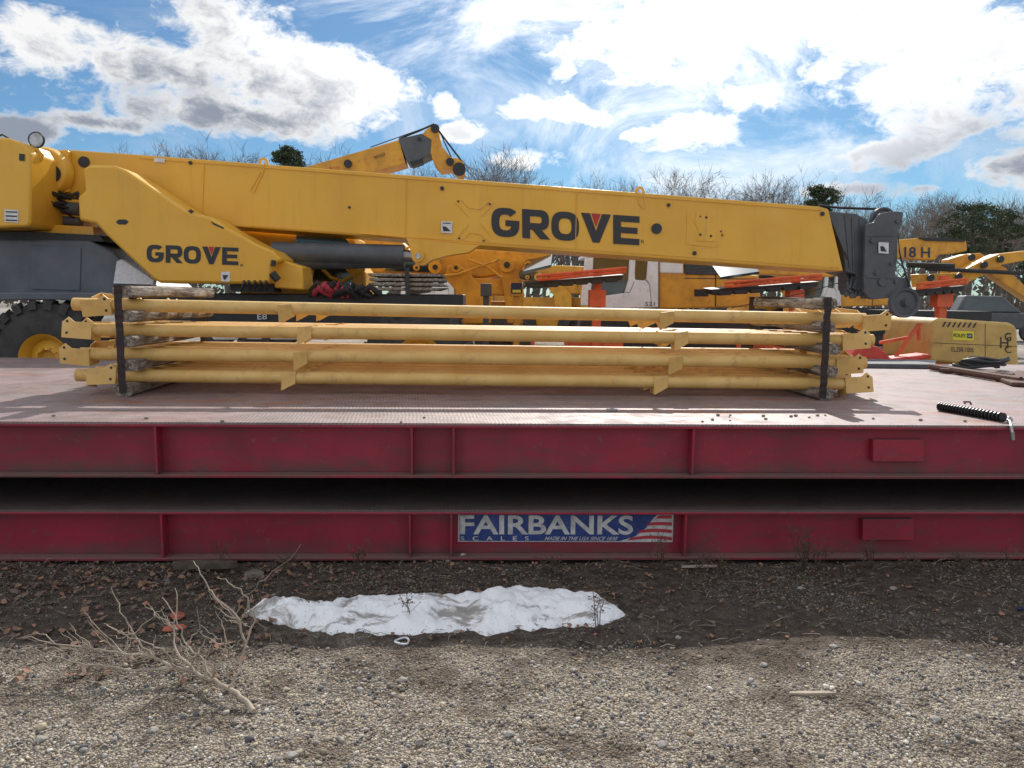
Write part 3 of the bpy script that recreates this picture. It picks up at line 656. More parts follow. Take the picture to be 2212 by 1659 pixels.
# ------------------------------------------------------------ second crane behind
YD=24.0
c2=E("mobile_crane",(W(800,600,YD).x,YD,0),"distant yellow crane with its boom raised above the other","crane")
b=MB(); b.pp([(560,382),(655,362),(862,302),(876,352),(800,374),(560,430)],YD,1.0); b.obj("boom",YEL2,c2,30,bevel=.02)
b=MB(); b.pp([(860,300),(912,288),(932,302),(934,332),(905,346),(880,352)],YD-.02,1.0); b.obj("boom_nose",GREY,c2,30,bevel=.02)
b=MB(); b.pp([(912,290),(922,278),(936,270),(946,272),(950,300),(956,318),(975,340),(990,342),(1002,352),(1004,372),(992,380),(974,362),(950,366),(936,350),(930,330),(932,302)],YD-.05,1.1)
b.obj("boom_head",YEL2,c2,30,bevel=.02)
for x,y,r in ((992,366,.2),(940,278,.13),(972,350,.12),(752,354,.12),(906,300,.05)):
    b=MB(); disc(b,x,y,YD-.05,r,.06,18); b.obj("sheave",BLK,c2,30)
b=MB(); b.pp([(885,350),(912,342),(914,352),(890,360)],YD-.1,.4); b.obj("cable_clamp",BLK,c2,30)
b=MB()
b.tube([W(862,300,YD+.2),W(900,285,YD+.2),W(938,268,YD+.2)],.03,5); b.tube([W(938,270,YD),W(1003,356,YD)],.03,5); b.tube([W(950,285,YD),W(975,340,YD)],.02,5); b.tube([W(800,318,YD+.3),W(930,272,YD+.3)],.015,5)
b.obj("hoist_rope",BLK,c2)
text("boom_lettering","7450-RXLB",(808,345),(832,336),(807,338),YD,INK,c2,out=.02)
b=MB(); b.pp([(560,440),(640,440),(640,640),(560,640)],YD+.5,1); b.box(W(500,640,YD).x,W(1000,640,YD).x,YD,YD+2.4,.7,1.5); b.obj("carrier",YEL2,c2,0)
for px in (560,900):
    c=W(px,700,YD); c.z=.7; MB().lathe(c,[(0,.1),(.3,.1),(.3,0),(.6,-.02),(.7,.05),(.7,.5),(0,.5)],30).obj("wheel",RUB,c2)
text("boom_marking","RCO",(712,368),(733,366),(712,361),YD,REDV,c2,out=.02)
# ------------------------------------------------------------ mid-ground machines
YM=14.5
t=E("telehandler",(W(1000,600,YM).x,YM,0),"yellow telescopic handler parked among other machines","telehandler","handlers parked in the yard")
b=MB()
b.pp([(765,512),(860,514),(905,560),(930,545),(1000,535),(1190,545),(1195,556),(1140,565),(1120,590),(1040,600),(985,598),(900,590),(800,590),(760,560)],YM,1.2)
b.obj("body",YEL2,t,30,bevel=.04)
b=MB(); b.pp([(965,575),(985,568),(1005,580),(1060,640),(1062,700),(1000,700),(995,640),(960,600)],YM-.2,.3); b.pp([(1075,560),(1115,560),(1130,640),(1130,700),(1095,700),(1090,640)],YM-.2,.3); b.pp([(1000,600),(1130,602),(1120,640),(1015,636)],YM-.1,.4)
b.obj("lift_arm",YEL2,t,30,bevel=.03)
for x,y,r in ((940,577,.12),(1095,572,.14),(1140,572,.07),(985,578,.09),(900,578,.06)):
    b=MB(); disc(b,x,y,YM-.2,r,.08,18); disc(b,x,y,YM-.28,r*.4,.03,12,1); b.obj("pivot_boss",[YEL2,BLK],t)
b=MB()
b.tube([W(880,590,YM-.3),W(920,600,YM-.3),W(990,592,YM-.3),W(1080,560,YM-.3)],.025,6)
b.tube([W(800,560,YM-.3),W(850,545,YM-.3),W(930,520,YM-.3)],.02,6)
b.tube([W(1010,560,YM-.3),W(1050,575,YM-.3),W(1085,600,YM-.3)],.025,6)
b.box(W(820,600,YM).x,W(1130,600,YM).x,YM+.05,YM+1.2,.5,1.5)
b.obj("chassis",YEL2,t)
b=MB(); b.pp([(830,585),(935,588),(935,560),(905,552),(850,550)],YM-.1,.08); b.obj("cab_window",GLASS,t,0)
for px in (860,1080):
    c=W(px,700,YM-.2); c.z=.6; MB().lathe(c,[(0,.1),(.25,.1),(.25,0),(.5,-.02),(.6,.05),(.6,.5),(0,.5)],30).obj("wheel",RUB,t)
YT=10.6
for i in range(4):
    z0=598+i*10; MB().pp([(798+random.uniform(-4,4),z0-8),(940+random.uniform(-3,25),z0-6),(945+random.uniform(-3,30),z0),(798,z0-1)],YT,1.0).obj("timber_mat",WOOD,None,0,bevel=.008,label="weathered grey timber mat stacked on the crane deck",cat="timber mat",group="stacked timber mats")
b=MB(); b.pp([(874,578),(884,578),(884,640),(876,640)],YT-.03,.02); b.obj("ratchet_strap",BLK,None,label="black strap over the timber mats",cat="strap")
b=MB()
random.seed(11)
for k in range(26):
    x=random.uniform(668,780); b.tube([W(x,random.uniform(625,640),YT),W(x+random.uniform(5,25),random.uniform(612,628),YT-.1),W(x+random.uniform(25,45),random.uniform(628,642),YT)],random.uniform(.03,.06),7,random.choice([0,0,1,2]))
b.obj("rope_heap",[BLK,WHT,SRED],None,60,label="tangle of slings and hoses lying on the crane deck",cat="slings")
for px,w in ((1050,12),(1116,14)):
    b=MB(); b.pp([(px-w,612),(px+w,612),(px+w,640),(px-w,640)],12.6,.2); p=W(px,640,12.7); b.box(p.x-.05,p.x+.05,12.65,12.75,0,p.z)
    o=b.obj("control_box",GREY if px<1100 else YEL2,None,0,bevel=.01,label="small grey control box on a post" if px<1100 else "yellow control box on a post with a blue notice",cat="control box")
    if px>1100: quad("notice",[(1104,611),(1128,611),(1128,634),(1104,634)],12.6,NAVY,o,.02); quad("notice_text",[(1107,626),(1125,626),(1125,632),(1107,632)],12.6,SIGNY,o,.022)
YX=17.0
x=E("excavator",(W(1450,600,YX).x,YX,0),"white and yellow excavator with dark louvred hood","excavator","excavators parked in the yard")
EX=x
b=MB(); b.pp([(1425,556),(1478,560),(1480,592),(1640,594),(1645,662),(1425,668)],YX,2.2); b.obj("body",YEL2,x,0,bevel=.04)
b=MB(); b.pp([(1426,553),(1476,557),(1476,591),(1426,590)],YX-.03,1.8,0); b.obj("tank_cover",WHT,x,0,bevel=.03)
b=MB()
for k in range(7): b.pp([(1480,570+k*3.2),(1602,572+k*3.2),(1602,574+k*3.2),(1480,572+k*3.2)],YX-.03,1.6)
b.pp([(1484,572),(1600,573),(1600,594),(1484,593)],YX+.05,1.5); b.obj("engine_louvre",GREY,x,0)
b=MB()
b.pp([(1478,600),(1640,602),(1640,603.5),(1478,601.5)],YX-.01,.01);b.pp([(1545,594),(1547,594),(1547,662),(1545,662)],YX-.01,.01);b.pp([(1500,625),(1530,625),(1530,640),(1500,640)],YX-.01,.01)
b.obj("panel_seam",BLK,x,0)
cab=MB()
cab.pp([(1268,548),(1425,552),(1425,560),(1266,556)],YX-.1,1.5); cab.pp([(1264,556.5),(1282,556.5),(1280,600),(1272,660),(1255,660)],YX-.1,.1)
cab.pp([(1360,560.5),(1373,560.5),(1371,603),(1360,632),(1350,632),(1358,604)],YX-.1,.1); cab.pp([(1400,561),(1422,561),(1422,664),(1409,664),(1404,615),(1397,604)],YX-.1,.1)
cab.pp([(1300,640),(1349,633),(1361,633),(1372,604.5),(1396,606),(1403,616),(1408,664),(1290,668)],YX-.1,.1)
cab.obj("cab",WHT,x,0,bevel=.015)
b=MB(); b.pp([(1280,557),(1362,557),(1362,600),(1340,640),(1290,648),(1276,650)],YX-.02,.02); b.pp([(1371,558),(1399,558),(1396,600),(1386,612),(1372,604)],YX-.02,.02); b.obj("cab_window",GLASS,x,0)
b=MB(); b.pp([(1285,600),(1330,590),(1340,625),(1300,640)],YX+.3,.5); b.obj("cab_seat",BLK,x,0,bevel=.03)
b=MB()
for s_ in (0,2.0): b.pp([(1240,760),(1255,690),(1300,670),(1600,672),(1640,690),(1650,760),(1630,800),(1260,800)],YX+s_,.6)
b.obj("track",BLK,x,0,bevel=.05); text("body_number","521",(1394,661),(1414,661),(1394,652),YX-.1,INK,x,out=.01)
def arrow_board(xl,xr,yt,post,D,label,panel=None,slope=-8):
    e=E("message_board_trailer",(W((xl+xr)/2,600,D).x,D,0),label,"sign trailer","folded road message boards on trailers")
    b=MB(); b.prism([W(xl,yt+23,D),W(xr,yt+14+slope,D),W(xr-6,yt+26+slope,D),W(xl+8,yt+36,D)],(0,.55,.03))
    for k in range(6):
        xx=xl+14+(xr-xl-24)*(k+.5)/6; yy=yt+32+((xx-xl)/(xr-xl))*(slope-10); w_=(xr-xl)/15
        b.pp([(xx-w_,yy),(xx+w_,yy-2),(xx+w_-3,yy+6),(xx-w_+3,yy+7)],D-.05,.12)
    b.obj("message_panel",BLK,e,0,bevel=.008)
    b=MB()
    for o1,o2 in ((18,8),(9,0)):
        b.tube([W(xl+30,yt+o1,D-.05),W(xr+5,yt+o2+slope,D-.05)],.028,6)
    b.tube([W(xl+50,yt+10,D+.5),W(xr+5,yt+slope,D+.5)],.028,6)
    for k in range(8):
        f=k/7; xx=xl+30+(xr-xl-30)*f; b.tube([W(xx,yt+18-12*f+slope*f,D-.05),W(xx+4,yt+8-10*f+slope*f,D-.05)],.02,5)
    z=W(post,620,D).z
    px_=W(post,620,D).x; b.box(px_-.07,px_+.07,D+.1,D+.24,.5,z+.2); b.box(px_-.14,px_+.14,D+.05,D+.3,z-.35,z-.05)
    b.box(px_-1.2,px_+1.2,D-.1,D-.02,.45,.53); b.box(px_-1.2,px_+1.2,D+1.1,D+1.18,.45,.53); b.box(px_-.05,px_+.05,D+.24,D+1.1,.45,.53)
    for s_ in (-1.15,1.15): b.box(px_+s_-.03,px_+s_+.03,D-.2,D-.12,.05,1.0)
    b.obj("frame",ORG,e,0)
    for s_ in (-.8,.8):
        MB().lathe((px_+s_,D-.15,.33),[(0,.05),(.16,.05),(.17,0),(.3,0),(.33,.05),(.33,.2),(0,.2)],26).obj("wheel",RUB,e)
    MB().box(px_-.5,px_+.5,D+.2,D+.9,.535,.95).obj("battery_box",ORG,e,0,bevel=.02)
    if panel:
        A_=W(panel[0],panel[1],D+.2); B_=W(panel[2],panel[3],D+.2)
        MB().prism([A_,B_,B_+Vector((.1,.9,.25)),A_+Vector((.1,.9,.25))],(0,0,.05)).obj("solar_panel",GLASS,e,0)
arrow_board(1132,1348,587,1293,13.5,"orange trailer with folded black message board and solar panel",(1130,592,1190,578))
arrow_board(1535,1770,602,1725,14.5,"orange trailer with folded black message board, pale solar panel",(1556,604,1640,592))
arrow_board(1950,2085,605,2048,13.5,"orange trailer with a short folded black message board",None,-2)
YR=21.0
h=E("boom_lift",(W(2080,600,YR).x,YR,0),"orange yellow lifting machine with crossed boom arms","lifting machine")
b=MB(); b.pp([(1937,518),(1985,514),(2040,516),(2088,520),(2090,542),(2060,548),(2030,550),(2020,562),(1940,557)],YR,.6); b.obj("boom",YEL2,h,0,bevel=.03)
b=MB(); b.pp([(1985,514),(2035,513),(2085,518),(2085,522),(2000,520)],YR-.05,.5);b.obj("boom_cover",BLK,h)
text("boom_number","18 H",(1953,556),(2008,557),(1953,533),YR,NAVY,h,offset=.01,out=.02)
b=MB(); b.pp([(1985,592),(2070,590),(2125,562),(2160,548),(2230,540),(2230,560),(2165,572),(2110,602),(2060,625),(1990,622)],YR+1,.5); b.obj("lower_arm",YEL2,h,0,bevel=.03)
b=MB(); b.pp([(2095,548),(2118,546),(2175,580),(2240,640),(2240,660),(2150,600),(2095,566)],YR+1.6,.4);b.pp([(2050,560),(2090,548),(2100,560),(2060,640),(2040,640)],YR+1.6,.4); b.obj("upper_arm",YEL2,h,0,bevel=.03)
b=MB(); b.tube([W(2000,580,YR+.8),W(2200,590,YR+.8)],.06,8);b.tube([W(1960,572,YR+.8),W(2060,575,YR+.8)],.08,8)
for (x_,y_) in ((2098,556),(2070,598),(2125,572),(2160,560),(2010,600)): disc(b,x_,y_,YR+.95,.10,.05,14)
b.box(W(1990,600,YR).x,W(2200,600,YR).x,YR+1,YR+3,.5,1.3)
for px in (2020,2160):
    c=W(px,700,YR+.9); c.z=.5; b.lathe(c,[(0,0),(.5,0),(.5,.4),(0,.4)],24)
b.obj("chassis",BLK,h)
YG=11.6
g=E("light_tower_trailer",(W(2100,760,YG).x,YG,0),"yellow generator housing with hazard stripes on a trailer","generator")
b=MB(); b.pp([(2008,782),(2006,768),(2014,700),(2020,690),(2030,687),(2180,697),(2194,702),(2199,712),(2202,790),(2204,800)],YG,1.4); b.obj("housing",pm("tan_yellow_paint",(0.58,0.38,0.11),(0.50,0.32,0.09),4,0.5,dirt=(.22,.14,.06)),g,30,bevel=.05)
b=MB()
for q_ in ([(2016,740),(2198,748),(2198,749),(2016,741)],[(2128,700),(2129,700),(2129,790),(2128,790)]): b.pp(q_,YG-.004,.003)
b.obj("door_seam",BLK,g,0)
for k in range(7):
    xx=2034+k*11; quad("hazard_stripe",[(xx,706+k*.3),(xx+4,706+k*.3),(xx+10,695+k*.4),(xx+6,695+k*.4)],YG,INK,g,.006)
quad("company_sign",[(2057,714),(2103,716),(2103,736),(2057,734)],YG,SIGNY,g,.006)
text("sign_lettering","FOLEY",(2059,728),(2086,729.5),(2059,720),YG,INK,g,offset=.03,out=.009)
quad("logo_box",[(2088,720),(2100,720.5),(2100,731),(2088,730.5)],YG,INK,g,.009); text("sign_lettering","CAT",(2089.5,728),(2098.5,728.5),(2089.5,722.5),YG,STK,g,offset=.02,out=.011)
text("unit_number","EL258-1005",(2055,759),(2103,761),(2055,749),YG,INK,g,out=.006)
text("logo_lettering","H",(2160,752),(2178,753),(2160,728),YG,INK,g,out=.006)
text("logo_lettering","G",(2170,736),(2184,737),(2170,718),YG,INK,g,offset=.01,out=.009)
text("logo_lettering","C",(2170,762),(2184,763),(2170,746),YG,INK,g,offset=.01,out=.009)
b=MB(); b.box(W(2000,780,YG).x,W(2240,780,YG).x,YG,YG+1.4,.35,.45); b.obj("trailer_frame",BLK,g)
c=W(2110,780,YG); MB().lathe((c.x,YG-.1,.33),[(0,.05),(.16,.05),(.17,0),(.3,0),(.33,.05),(.33,.2),(0,.2)],26).obj("wheel",RUB,g)
YQ=11.0
q=E("utility_trailer",(W(1930,770,YQ).x,YQ,0),"red trailer with rounded fender and orange jack","trailer")
b=MB(); b.pp([(1840,768),(1850,752),(1870,746),(1895,748),(1915,762),(1925,775),(2010,765),(2015,772),(1930,790),(1840,785)],YQ,.35)
b.box(W(1850,770,YQ).x,W(2030,770,YQ).x,YQ+.35,YQ+1.5,.55,.62); b.obj("fender",REDP,q,0,bevel=.02)
b=MB(); b.tube([W(1935,770,YQ+.2),W(1985,700,YQ+.2)],.03,8); b.tube([W(1900,740,YQ+.3),W(1965,728,YQ+.3),W(1990,700,YQ+.3)],.025,8); b.tube([W(1985,700,YQ+.3),W(1985,735,YQ+.3)],.03,8); b.obj("jack",ORG,q)
for px in (1880,1978): 
    c=W(px,785,YQ+.05); c.z=.36; MB().lathe(c,[(0,.05),(.16,.05),(.17,0),(.33,0),(.36,.05),(.36,.2),(0,.2)],26).obj("wheel",RUB,q)
# extra parked machines further back
for px,D,rz_,sc in ((560,24,.3,1.0),(1200,25,-.25,1.05),(1700,28,.3,1.05)):
    clone(t,(W(px,640,D).x,D,0),rz_,sc)
for px,D,rz_ in ((1000,25,.15),(1830,26,.2)):
    clone(EX,(W(px,640,D).x,D,0),rz_,1.0,"white and yellow excavator parked deeper in the yard")
b=MB(); b.pp([(1590,570),(1800,580),(1802,598),(1592,590)],19.5,.6); b.pp([(1700,598),(1716,598),(1716,740),(1700,740)],19.7,.3)
b.pp([(1610,590),(1622,590),(1622,740),(1610,740)],19.7,.3); b.obj("boom_section",YEL2,None,0,bevel=.03,label="yellow boom section resting on two stands",cat="boom section")
def pickup(px,D,rz_,mat,label):
    e=E("pickup_truck",(0,0,0),label,"pickup truck","pickups parked in the yard")
    b=MB(); b.prism([(-2.6,0,.5),(2.6,0,.5),(2.6,0,.95),(2.45,0,1.05),(1.3,0,1.15),(-2.6,0,1.15)],(0,1.9,0)); b.prism([(1.3,.1,1.152),(.6,.2,1.8),(-.7,.2,1.82),(-1.0,.1,1.152)],(0,1.65,0)); b.obj("body",mat,e,0,bevel=.06)
    b=MB(); b.prism([(1.1,.085,1.2),(.55,.17,1.73),(-.6,.17,1.75),(-.8,.085,1.2)],(0,.01,0)); b.obj("side_window",GLASS,e,0)
    for x_ in (-1.65,1.65): MB().lathe((x_,-.03,.4),[(0,.06),(.22,.05),(.23,0),(.36,0),(.4,.06),(.4,.25),(0,.25)],28).obj("wheel",RUB,e)
    e.location=(W(px,640,D).x,D,0); e.rotation_euler=(0,0,rz_); return e
pickup(2130,30,-.4,GREY,"dark grey pickup truck parked in the gravel yard")
pickup(700,19,.2,WHT,"white pickup truck parked behind the crane")
# ------------------------------------------------------------ loose things on deck
zd=zt1
b=MB(); A=G(2030,878,zd+.03); B=G(2168,902,zd+.03); pts=[];rs=[]
for k in range(121):
    t_=k/120; p=A.lerp(B,t_)+Vector((0,.03*math.sin(t_*3),0)); pts.append(p); rs.append(.030 if k%6<3 else .017)
b.tube(pts,rs,12)
b.obj("corrugated_hose",HOSE,None,25,label="short black corrugated hose on the tread plate",cat="hose")
b=MB(); p1=W(2184,922,YF-.02)
b.tube([G(2172,905,zd+.01),G(2182,912,zd+.01),p1,W(2186,935,YF-.03)],.010,8); b.cyl(W(2186,933,YF-.03),W(2187,950,YF-.03),.014,n=10); b.ball(W(2180,906,4.7),.02)
b.obj("air_coupling",STEEL,None,35,label="metal air line coupling hanging over the deck edge",cat="coupling")
b=MB(); b.tube([G(2085,872,zd+.06),G(2082,868,zd+.07),G(2095,868,zd+.07),G(2098,874,zd+.05)],.006,6); b.obj("hose_clip",RUST,None,label="small rusty clip on the black hose",cat="clip")
def deckbar(name,pts,w,hh,mat,label,cat):
    b=MB(); P=[G(x_,y_,zd+hh) for x_,y_ in pts]; b.tube(P,w,8); return b.obj(name,mat,None,35,label=label,cat=cat)
MB().prism([G(1850,795,zd+.001),G(2020,797,zd+.001),G(2022,787,zd+.001),G(1850,784,zd+.001)],(0,0,.05)).obj("steel_channel",GREY,None,0,bevel=.006,label="long grey steel channel lying near the deck's far edge",cat="steel bar")
deckbar("rusty_bar",[(2010,792),(2075,802),(2150,814),(2205,822)],.035,.04,RUST,"rusty bent steel bar with a curved end","steel bar")
deckbar("rusty_bar",[(2030,800),(2100,804),(2190,812)],.025,.03,RUST,"thin rusty steel bar on the deck","steel bar")
b=MB(); 
b.prism([G(2150,822,zd+.001),G(2185,835,zd+.001),G(2240,838,zd+.001),G(2240,812,zd+.001),G(2195,808,zd+.001)],(0,0,.04)); b.obj("rusty_hook_plate",RUST,None,0,bevel=.012,label="rusty hooked steel plate on the deck",cat="steel plate")
b=MB(); pts=[]
for k in range(90):
    th=k*.35; c=G(2110,793,zd+.03); r_=.13+.02*math.sin(k*.21); pts.append(c+Vector((r_*1.7*math.cos(th)+.0012*k,r_*math.sin(th),.0011*k+.012*math.sin(k))))
b.tube(pts,.018,6)
b.obj("cable_coil",BLK,None,60,label="heap of black cable beside the rusty bars",cat="cable")
c=G(1322,888,zd); b=MB(); b.box(c.x-.035,c.x+.035,c.y-.02,c.y+.02,zd+.001,zd+.014); b.cyl(c+Vector((0,0,.014)),c+Vector((0,0,.022)),.012,n=10); b.obj("lifting_lug",STEEL,None,0,bevel=.003,label="small steel lug set in the tread plate",cat="lug")
random.seed(21)
for k in range(22):
    x_=random.uniform(1450,1990) if k<14 else random.uniform(60,2150); c=G(x_,random.uniform(898,913),zd); r_=random.uniform(.005,.013)
    MB().ball(c+Vector((0,0,r_*.6)),r_,n=7,sc=(1.2,.9,.7)).obj("stone",PEB,None,0,label="small stone on the tread plate",cat="stone",group="stones on the deck")
# ------------------------------------------------------------ dead branch and weeds, foreground
random.seed(4)
b=MB()
def br(pts,r0,r1,mb=None):
    mb=mb or b; P=[]
    raw=[W(*p) for p in pts]
    for i in range(len(raw)-1):
        for k in range(4):
            q=raw[i].lerp(raw[i+1],k/4); q+=Vector((random.gauss(0,.004),random.gauss(0,.004),random.gauss(0,.004))) if k or i else Vector()
            P.append(q)
    P.append(raw[-1]); n=len(P); mb.tube(P,[(r0+(r1-r0)*i/(n-1))*.8 for i in range(n)],7)
br([(548,1536,2.80),(520,1505,2.86),(495,1485,2.92),(455,1468,3.0),(420,1452,3.05),(380,1442,3.08)],.0135,.009)
br([(380,1442,3.08),(330,1420,3.1),(270,1412,3.1),(200,1400,3.12),(120,1392,3.15),(50,1378,3.2)],.008,.002)
br([(380,1442,3.08),(300,1452,3.05),(230,1440,3.05),(150,1430,3.05),(75,1400,3.1)],.007,.002)
br([(420,1452,3.05),(380,1410,3.12),(375,1360,3.2),(385,1300,3.25),(378,1270,3.3)],.007,.002)
br([(455,1468,3.0),(440,1430,3.05),(400,1390,3.1),(380,1330,3.1),(350,1290,3.15)],.006,.002)
br([(495,1485,2.92),(520,1440,3.0),(532,1390,3.05),(510,1330,3.1),(470,1290,3.1),(440,1250,3.15),(418,1212,3.2)],.008,.002)
br([(532,1390,3.05),(548,1340,3.1),(530,1290,3.1),(500,1262,3.15),(470,1248,3.2)],.006,.0018)
br([(510,1330,3.1),(520,1295,3.1),(560,1262,3.1),(600,1230,3.15),(650,1175,3.2)],.0022,.0007)
br([(330,1420,3.1),(290,1370,3.12),(262,1320,3.15),(240,1268,3.2)],.005,.0016)
br([(270,1412,3.1),(215,1360,3.15),(180,1318,3.2)],.004,.0014)
br([(290,1370,3.12),(330,1330,3.2),(355,1312,3.25)],.003,.001)
br([(200,1400,3.12),(170,1420,3.08),(110,1445,3.05)],.003,.001)
br([(120,1392,3.15),(85,1365,3.2),(40,1380,3.2)],.003,.001)
br([(300,1452,3.05),(250,1475,2.98),(160,1470,3.0)],.004,.0014)
br([(380,1442,3.08),(350,1400,3.0),(300,1385,3.0),(230,1350,3.05)],.005,.0014)
br([(455,1468,3.0),(470,1440,2.95),(490,1400,2.95),(485,1350,3.0),(465,1320,3.0)],.005,.0014)
br([(520,1440,3.0),(548,1450,2.95),(556,1410,3.0)],.003,.001)
br([(400,1390,3.1),(430,1360,3.1),(425,1310,3.1)],.0035,.001)
for k in range(60):
    a=random.choice([(330,1420,3.1),(270,1412,3.1),(380,1360,3.2),(290,1370,3.1),(420,1420,3.05),(500,1400,3.0),(200,1400,3.12),(520,1340,3.1),(440,1440,3.0)])
    dx=random.uniform(-80,30); dy=random.uniform(-70,20); br([a,(a[0]+dx*.5,a[1]+dy*.5+6,a[2]+.03),(a[0]+dx,a[1]+dy,a[2]+.08)],.003,.001)
b.obj("dead_branch",DRY,None,60,label="fallen bare pale branch lying on the gravel",cat="branch")
def weed(px,py,hh,Y,n,spread,seeds=True):
    mb=MB(); random.seed(px)
    for k in range(n):
        base=W(px+random.uniform(-6,6),py,Y); base.z=gz(base.x,base.y)
        tip=W(px+random.uniform(-spread,spread),py-hh*random.uniform(.6,1),Y-random.uniform(0,.15))
        mid=base.lerp(tip,.5)+Vector((random.gauss(0,.02),random.gauss(0,.02),.01)); mb.tube([base,mid,tip],[.0026,.0020,.0010],5)
        if seeds:
            for s_ in range(11):
                q=mid.lerp(tip,random.uniform(-.3,1)); e_=q+Vector((random.gauss(0,.025),random.gauss(0,.02),random.gauss(.01,.022))); mb.tube([q,e_],.0010,4)
                mb.ball(e_,random.uniform(.002,.005),n=6)
    mb.obj("dead_weed",WEED,None,40,label="dead brown weed growing beside the red scale",cat="weed",group="dead weeds along the scale")
for a in ((1290,1395,150,3.55,3,18),(1425,1240,95,4.36,6,30),(1735,1250,115,4.36,10,38),(1770,1245,80,4.36,6,25),(1880,1235,75,4.36,5,30),(1190,1235,35,4.36,5,25),(660,1350,90,3.8,2,12),(350,1330,50,3.8,3,25),(2080,1240,50,4.36,4,40),(2190,1235,60,4.36,3,20),(480,1215,60,4.4,3,40),(890,1350,70,3.7,2,30),(770,1200,30,4.4,5,40),(1560,1230,30,4.3,4,30),(1310,1235,30,4.36,4,30),(1500,1235,45,4.36,3,40),(1975,1240,40,4.36,4,35),(620,1230,35,4.36,4,35)):
    weed(*a)
b=MB(); random.seed(9)
for k in range(1900):
    x_=random.uniform(-3,3.1); y_=random.uniform(3.3,4.5) if random.random()<.88 else random.uniform(2.6,3.3); th=random.uniform(0,6.28); l=random.uniform(.02,.10)
    z_=gz(x_,y_)+.006; p=Vector((x_,y_,z_)); e_=p+Vector((l*math.cos(th),l*math.sin(th)*.6,random.uniform(0,.03))); m_=p.lerp(e_,.5)+Vector((0,0,random.uniform(0,.012)))
    b.tube([p,m_,e_],[.0014,.0012,.0006],4,random.choice([0,0,0,1]))
b.obj("twig_litter",[WEED,DRY],None,0,recalc=False,label="fine twigs and dry stalks on the damp soil",cat="twigs",kind="stuff")
def bark_chip(px,py,l,w,ang,mat,label,nm="wood_scrap",th=.012,lift=0):
    c=G(px,py); c.z=gz(c.x,c.y)+th*.5+lift; d=Vector((math.cos(ang),math.sin(ang),0)); n_=Vector((-d.y,d.x,.35 if lift else 0))
    o=[c-d*l-n_*w*.7,c-d*l*.2-n_*w,c+d*l*.9-n_*w*.6,c+d*l,c+d*l*.6+n_*w*.8,c-d*l*.3+n_*w,c-d*l*.9+n_*w*.5]
    MB().prism(o,(0,0,th)).obj(nm,mat,None,0,bevel=.002,label=label,cat="scrap")
bark_chip(1755,1512,.10,.011,-.02,DRY,"splintered piece of pale wood on the gravel")
REDL=pm("red_bark",(0.44,0.11,0.065),(0.28,0.07,0.045),30,0.8,dirt=(.12,.06,.04))
for q_ in ((384,1337,.038,.030,1.1),(378,1367,.055,.022,.2)): bark_chip(*q_,REDL,"reddish brown scrap lying on the gravel",nm="red_scrap",th=.004,lift=.018)
bark_chip(1510,1228,.11,.012,.05,DRY,"weathered stick lying beside the red scale")
DKW=pm("rotten_wood",(.12,.09,.065),(.07,.055,.04),20,.95,bmp=.5)
bark_chip(445,1238,.18,.03,.03,DKW,"rotten brown board half buried beside the scale",th=.04)
bark_chip(2203,1317,.02,.012,.3,NAVY,"small blue plastic scrap on the gravel",nm="plastic_scrap")
c=G(868,1388); c.z=gz(c.x,c.y); b=MB(); n=24
b.tube([c+Vector((.032*math.cos(6.28318*k/n),.032*math.sin(6.28318*k/n),.010+.004*math.sin(k*.5))) for k in range(n+1)],.005,8); b.obj("plastic_ring",STG if False else STK,None,60,label="small pale plastic ring on the gravel",cat="ring")
STG=pm("stone_grey",(.38,.35,.31),(.24,.215,.185),40,.9); STD=pm("stone_dark",(.18,.15,.115),(.10,.08,.065),30,.9)
random.seed(31)
for (px,py,r_) in ((548,1245,.045),(1000,1196,.014),(870,1475,.017),(1100,1590,.016),(1430,1620,.018),(1800,1410,.015),(1930,1270,.016),(1730,1268,.016),(1465,1372,.013),(2020,1560,.017),(630,1640,.018),(330,1580,.016),(90,1600,.016),(1240,1450,.013),(700,1442,.012),(1650,1440,.014)):
    c=G(px,py); c.z=gz(c.x,c.y)+r_*.3
    if py==1196: c=Vector((W(px,1196,YF+.03).x,YF+.03,zb2+.025))
    bm=bmesh.new(); bmesh.ops.create_icosphere(bm,subdivisions=2,radius=1)
    vs=[Vector((v.co.x*1.25*r_,v.co.y*r_,v.co.z*.7*r_))*(1+.35*noise.noise(v.co*1.9+Vector((px,0,0)))) +c for v in bm.verts]; fs=[[v.index for v in f.verts] for f in bm.faces]; bm.free()
    MB().add(vs,fs).obj("stone",STD if px==548 else STG,None,30,label="pale stone lying on the gravel" if px!=548 else "brown stone half buried beside the scale",cat="stone",group="larger stones on the ground")
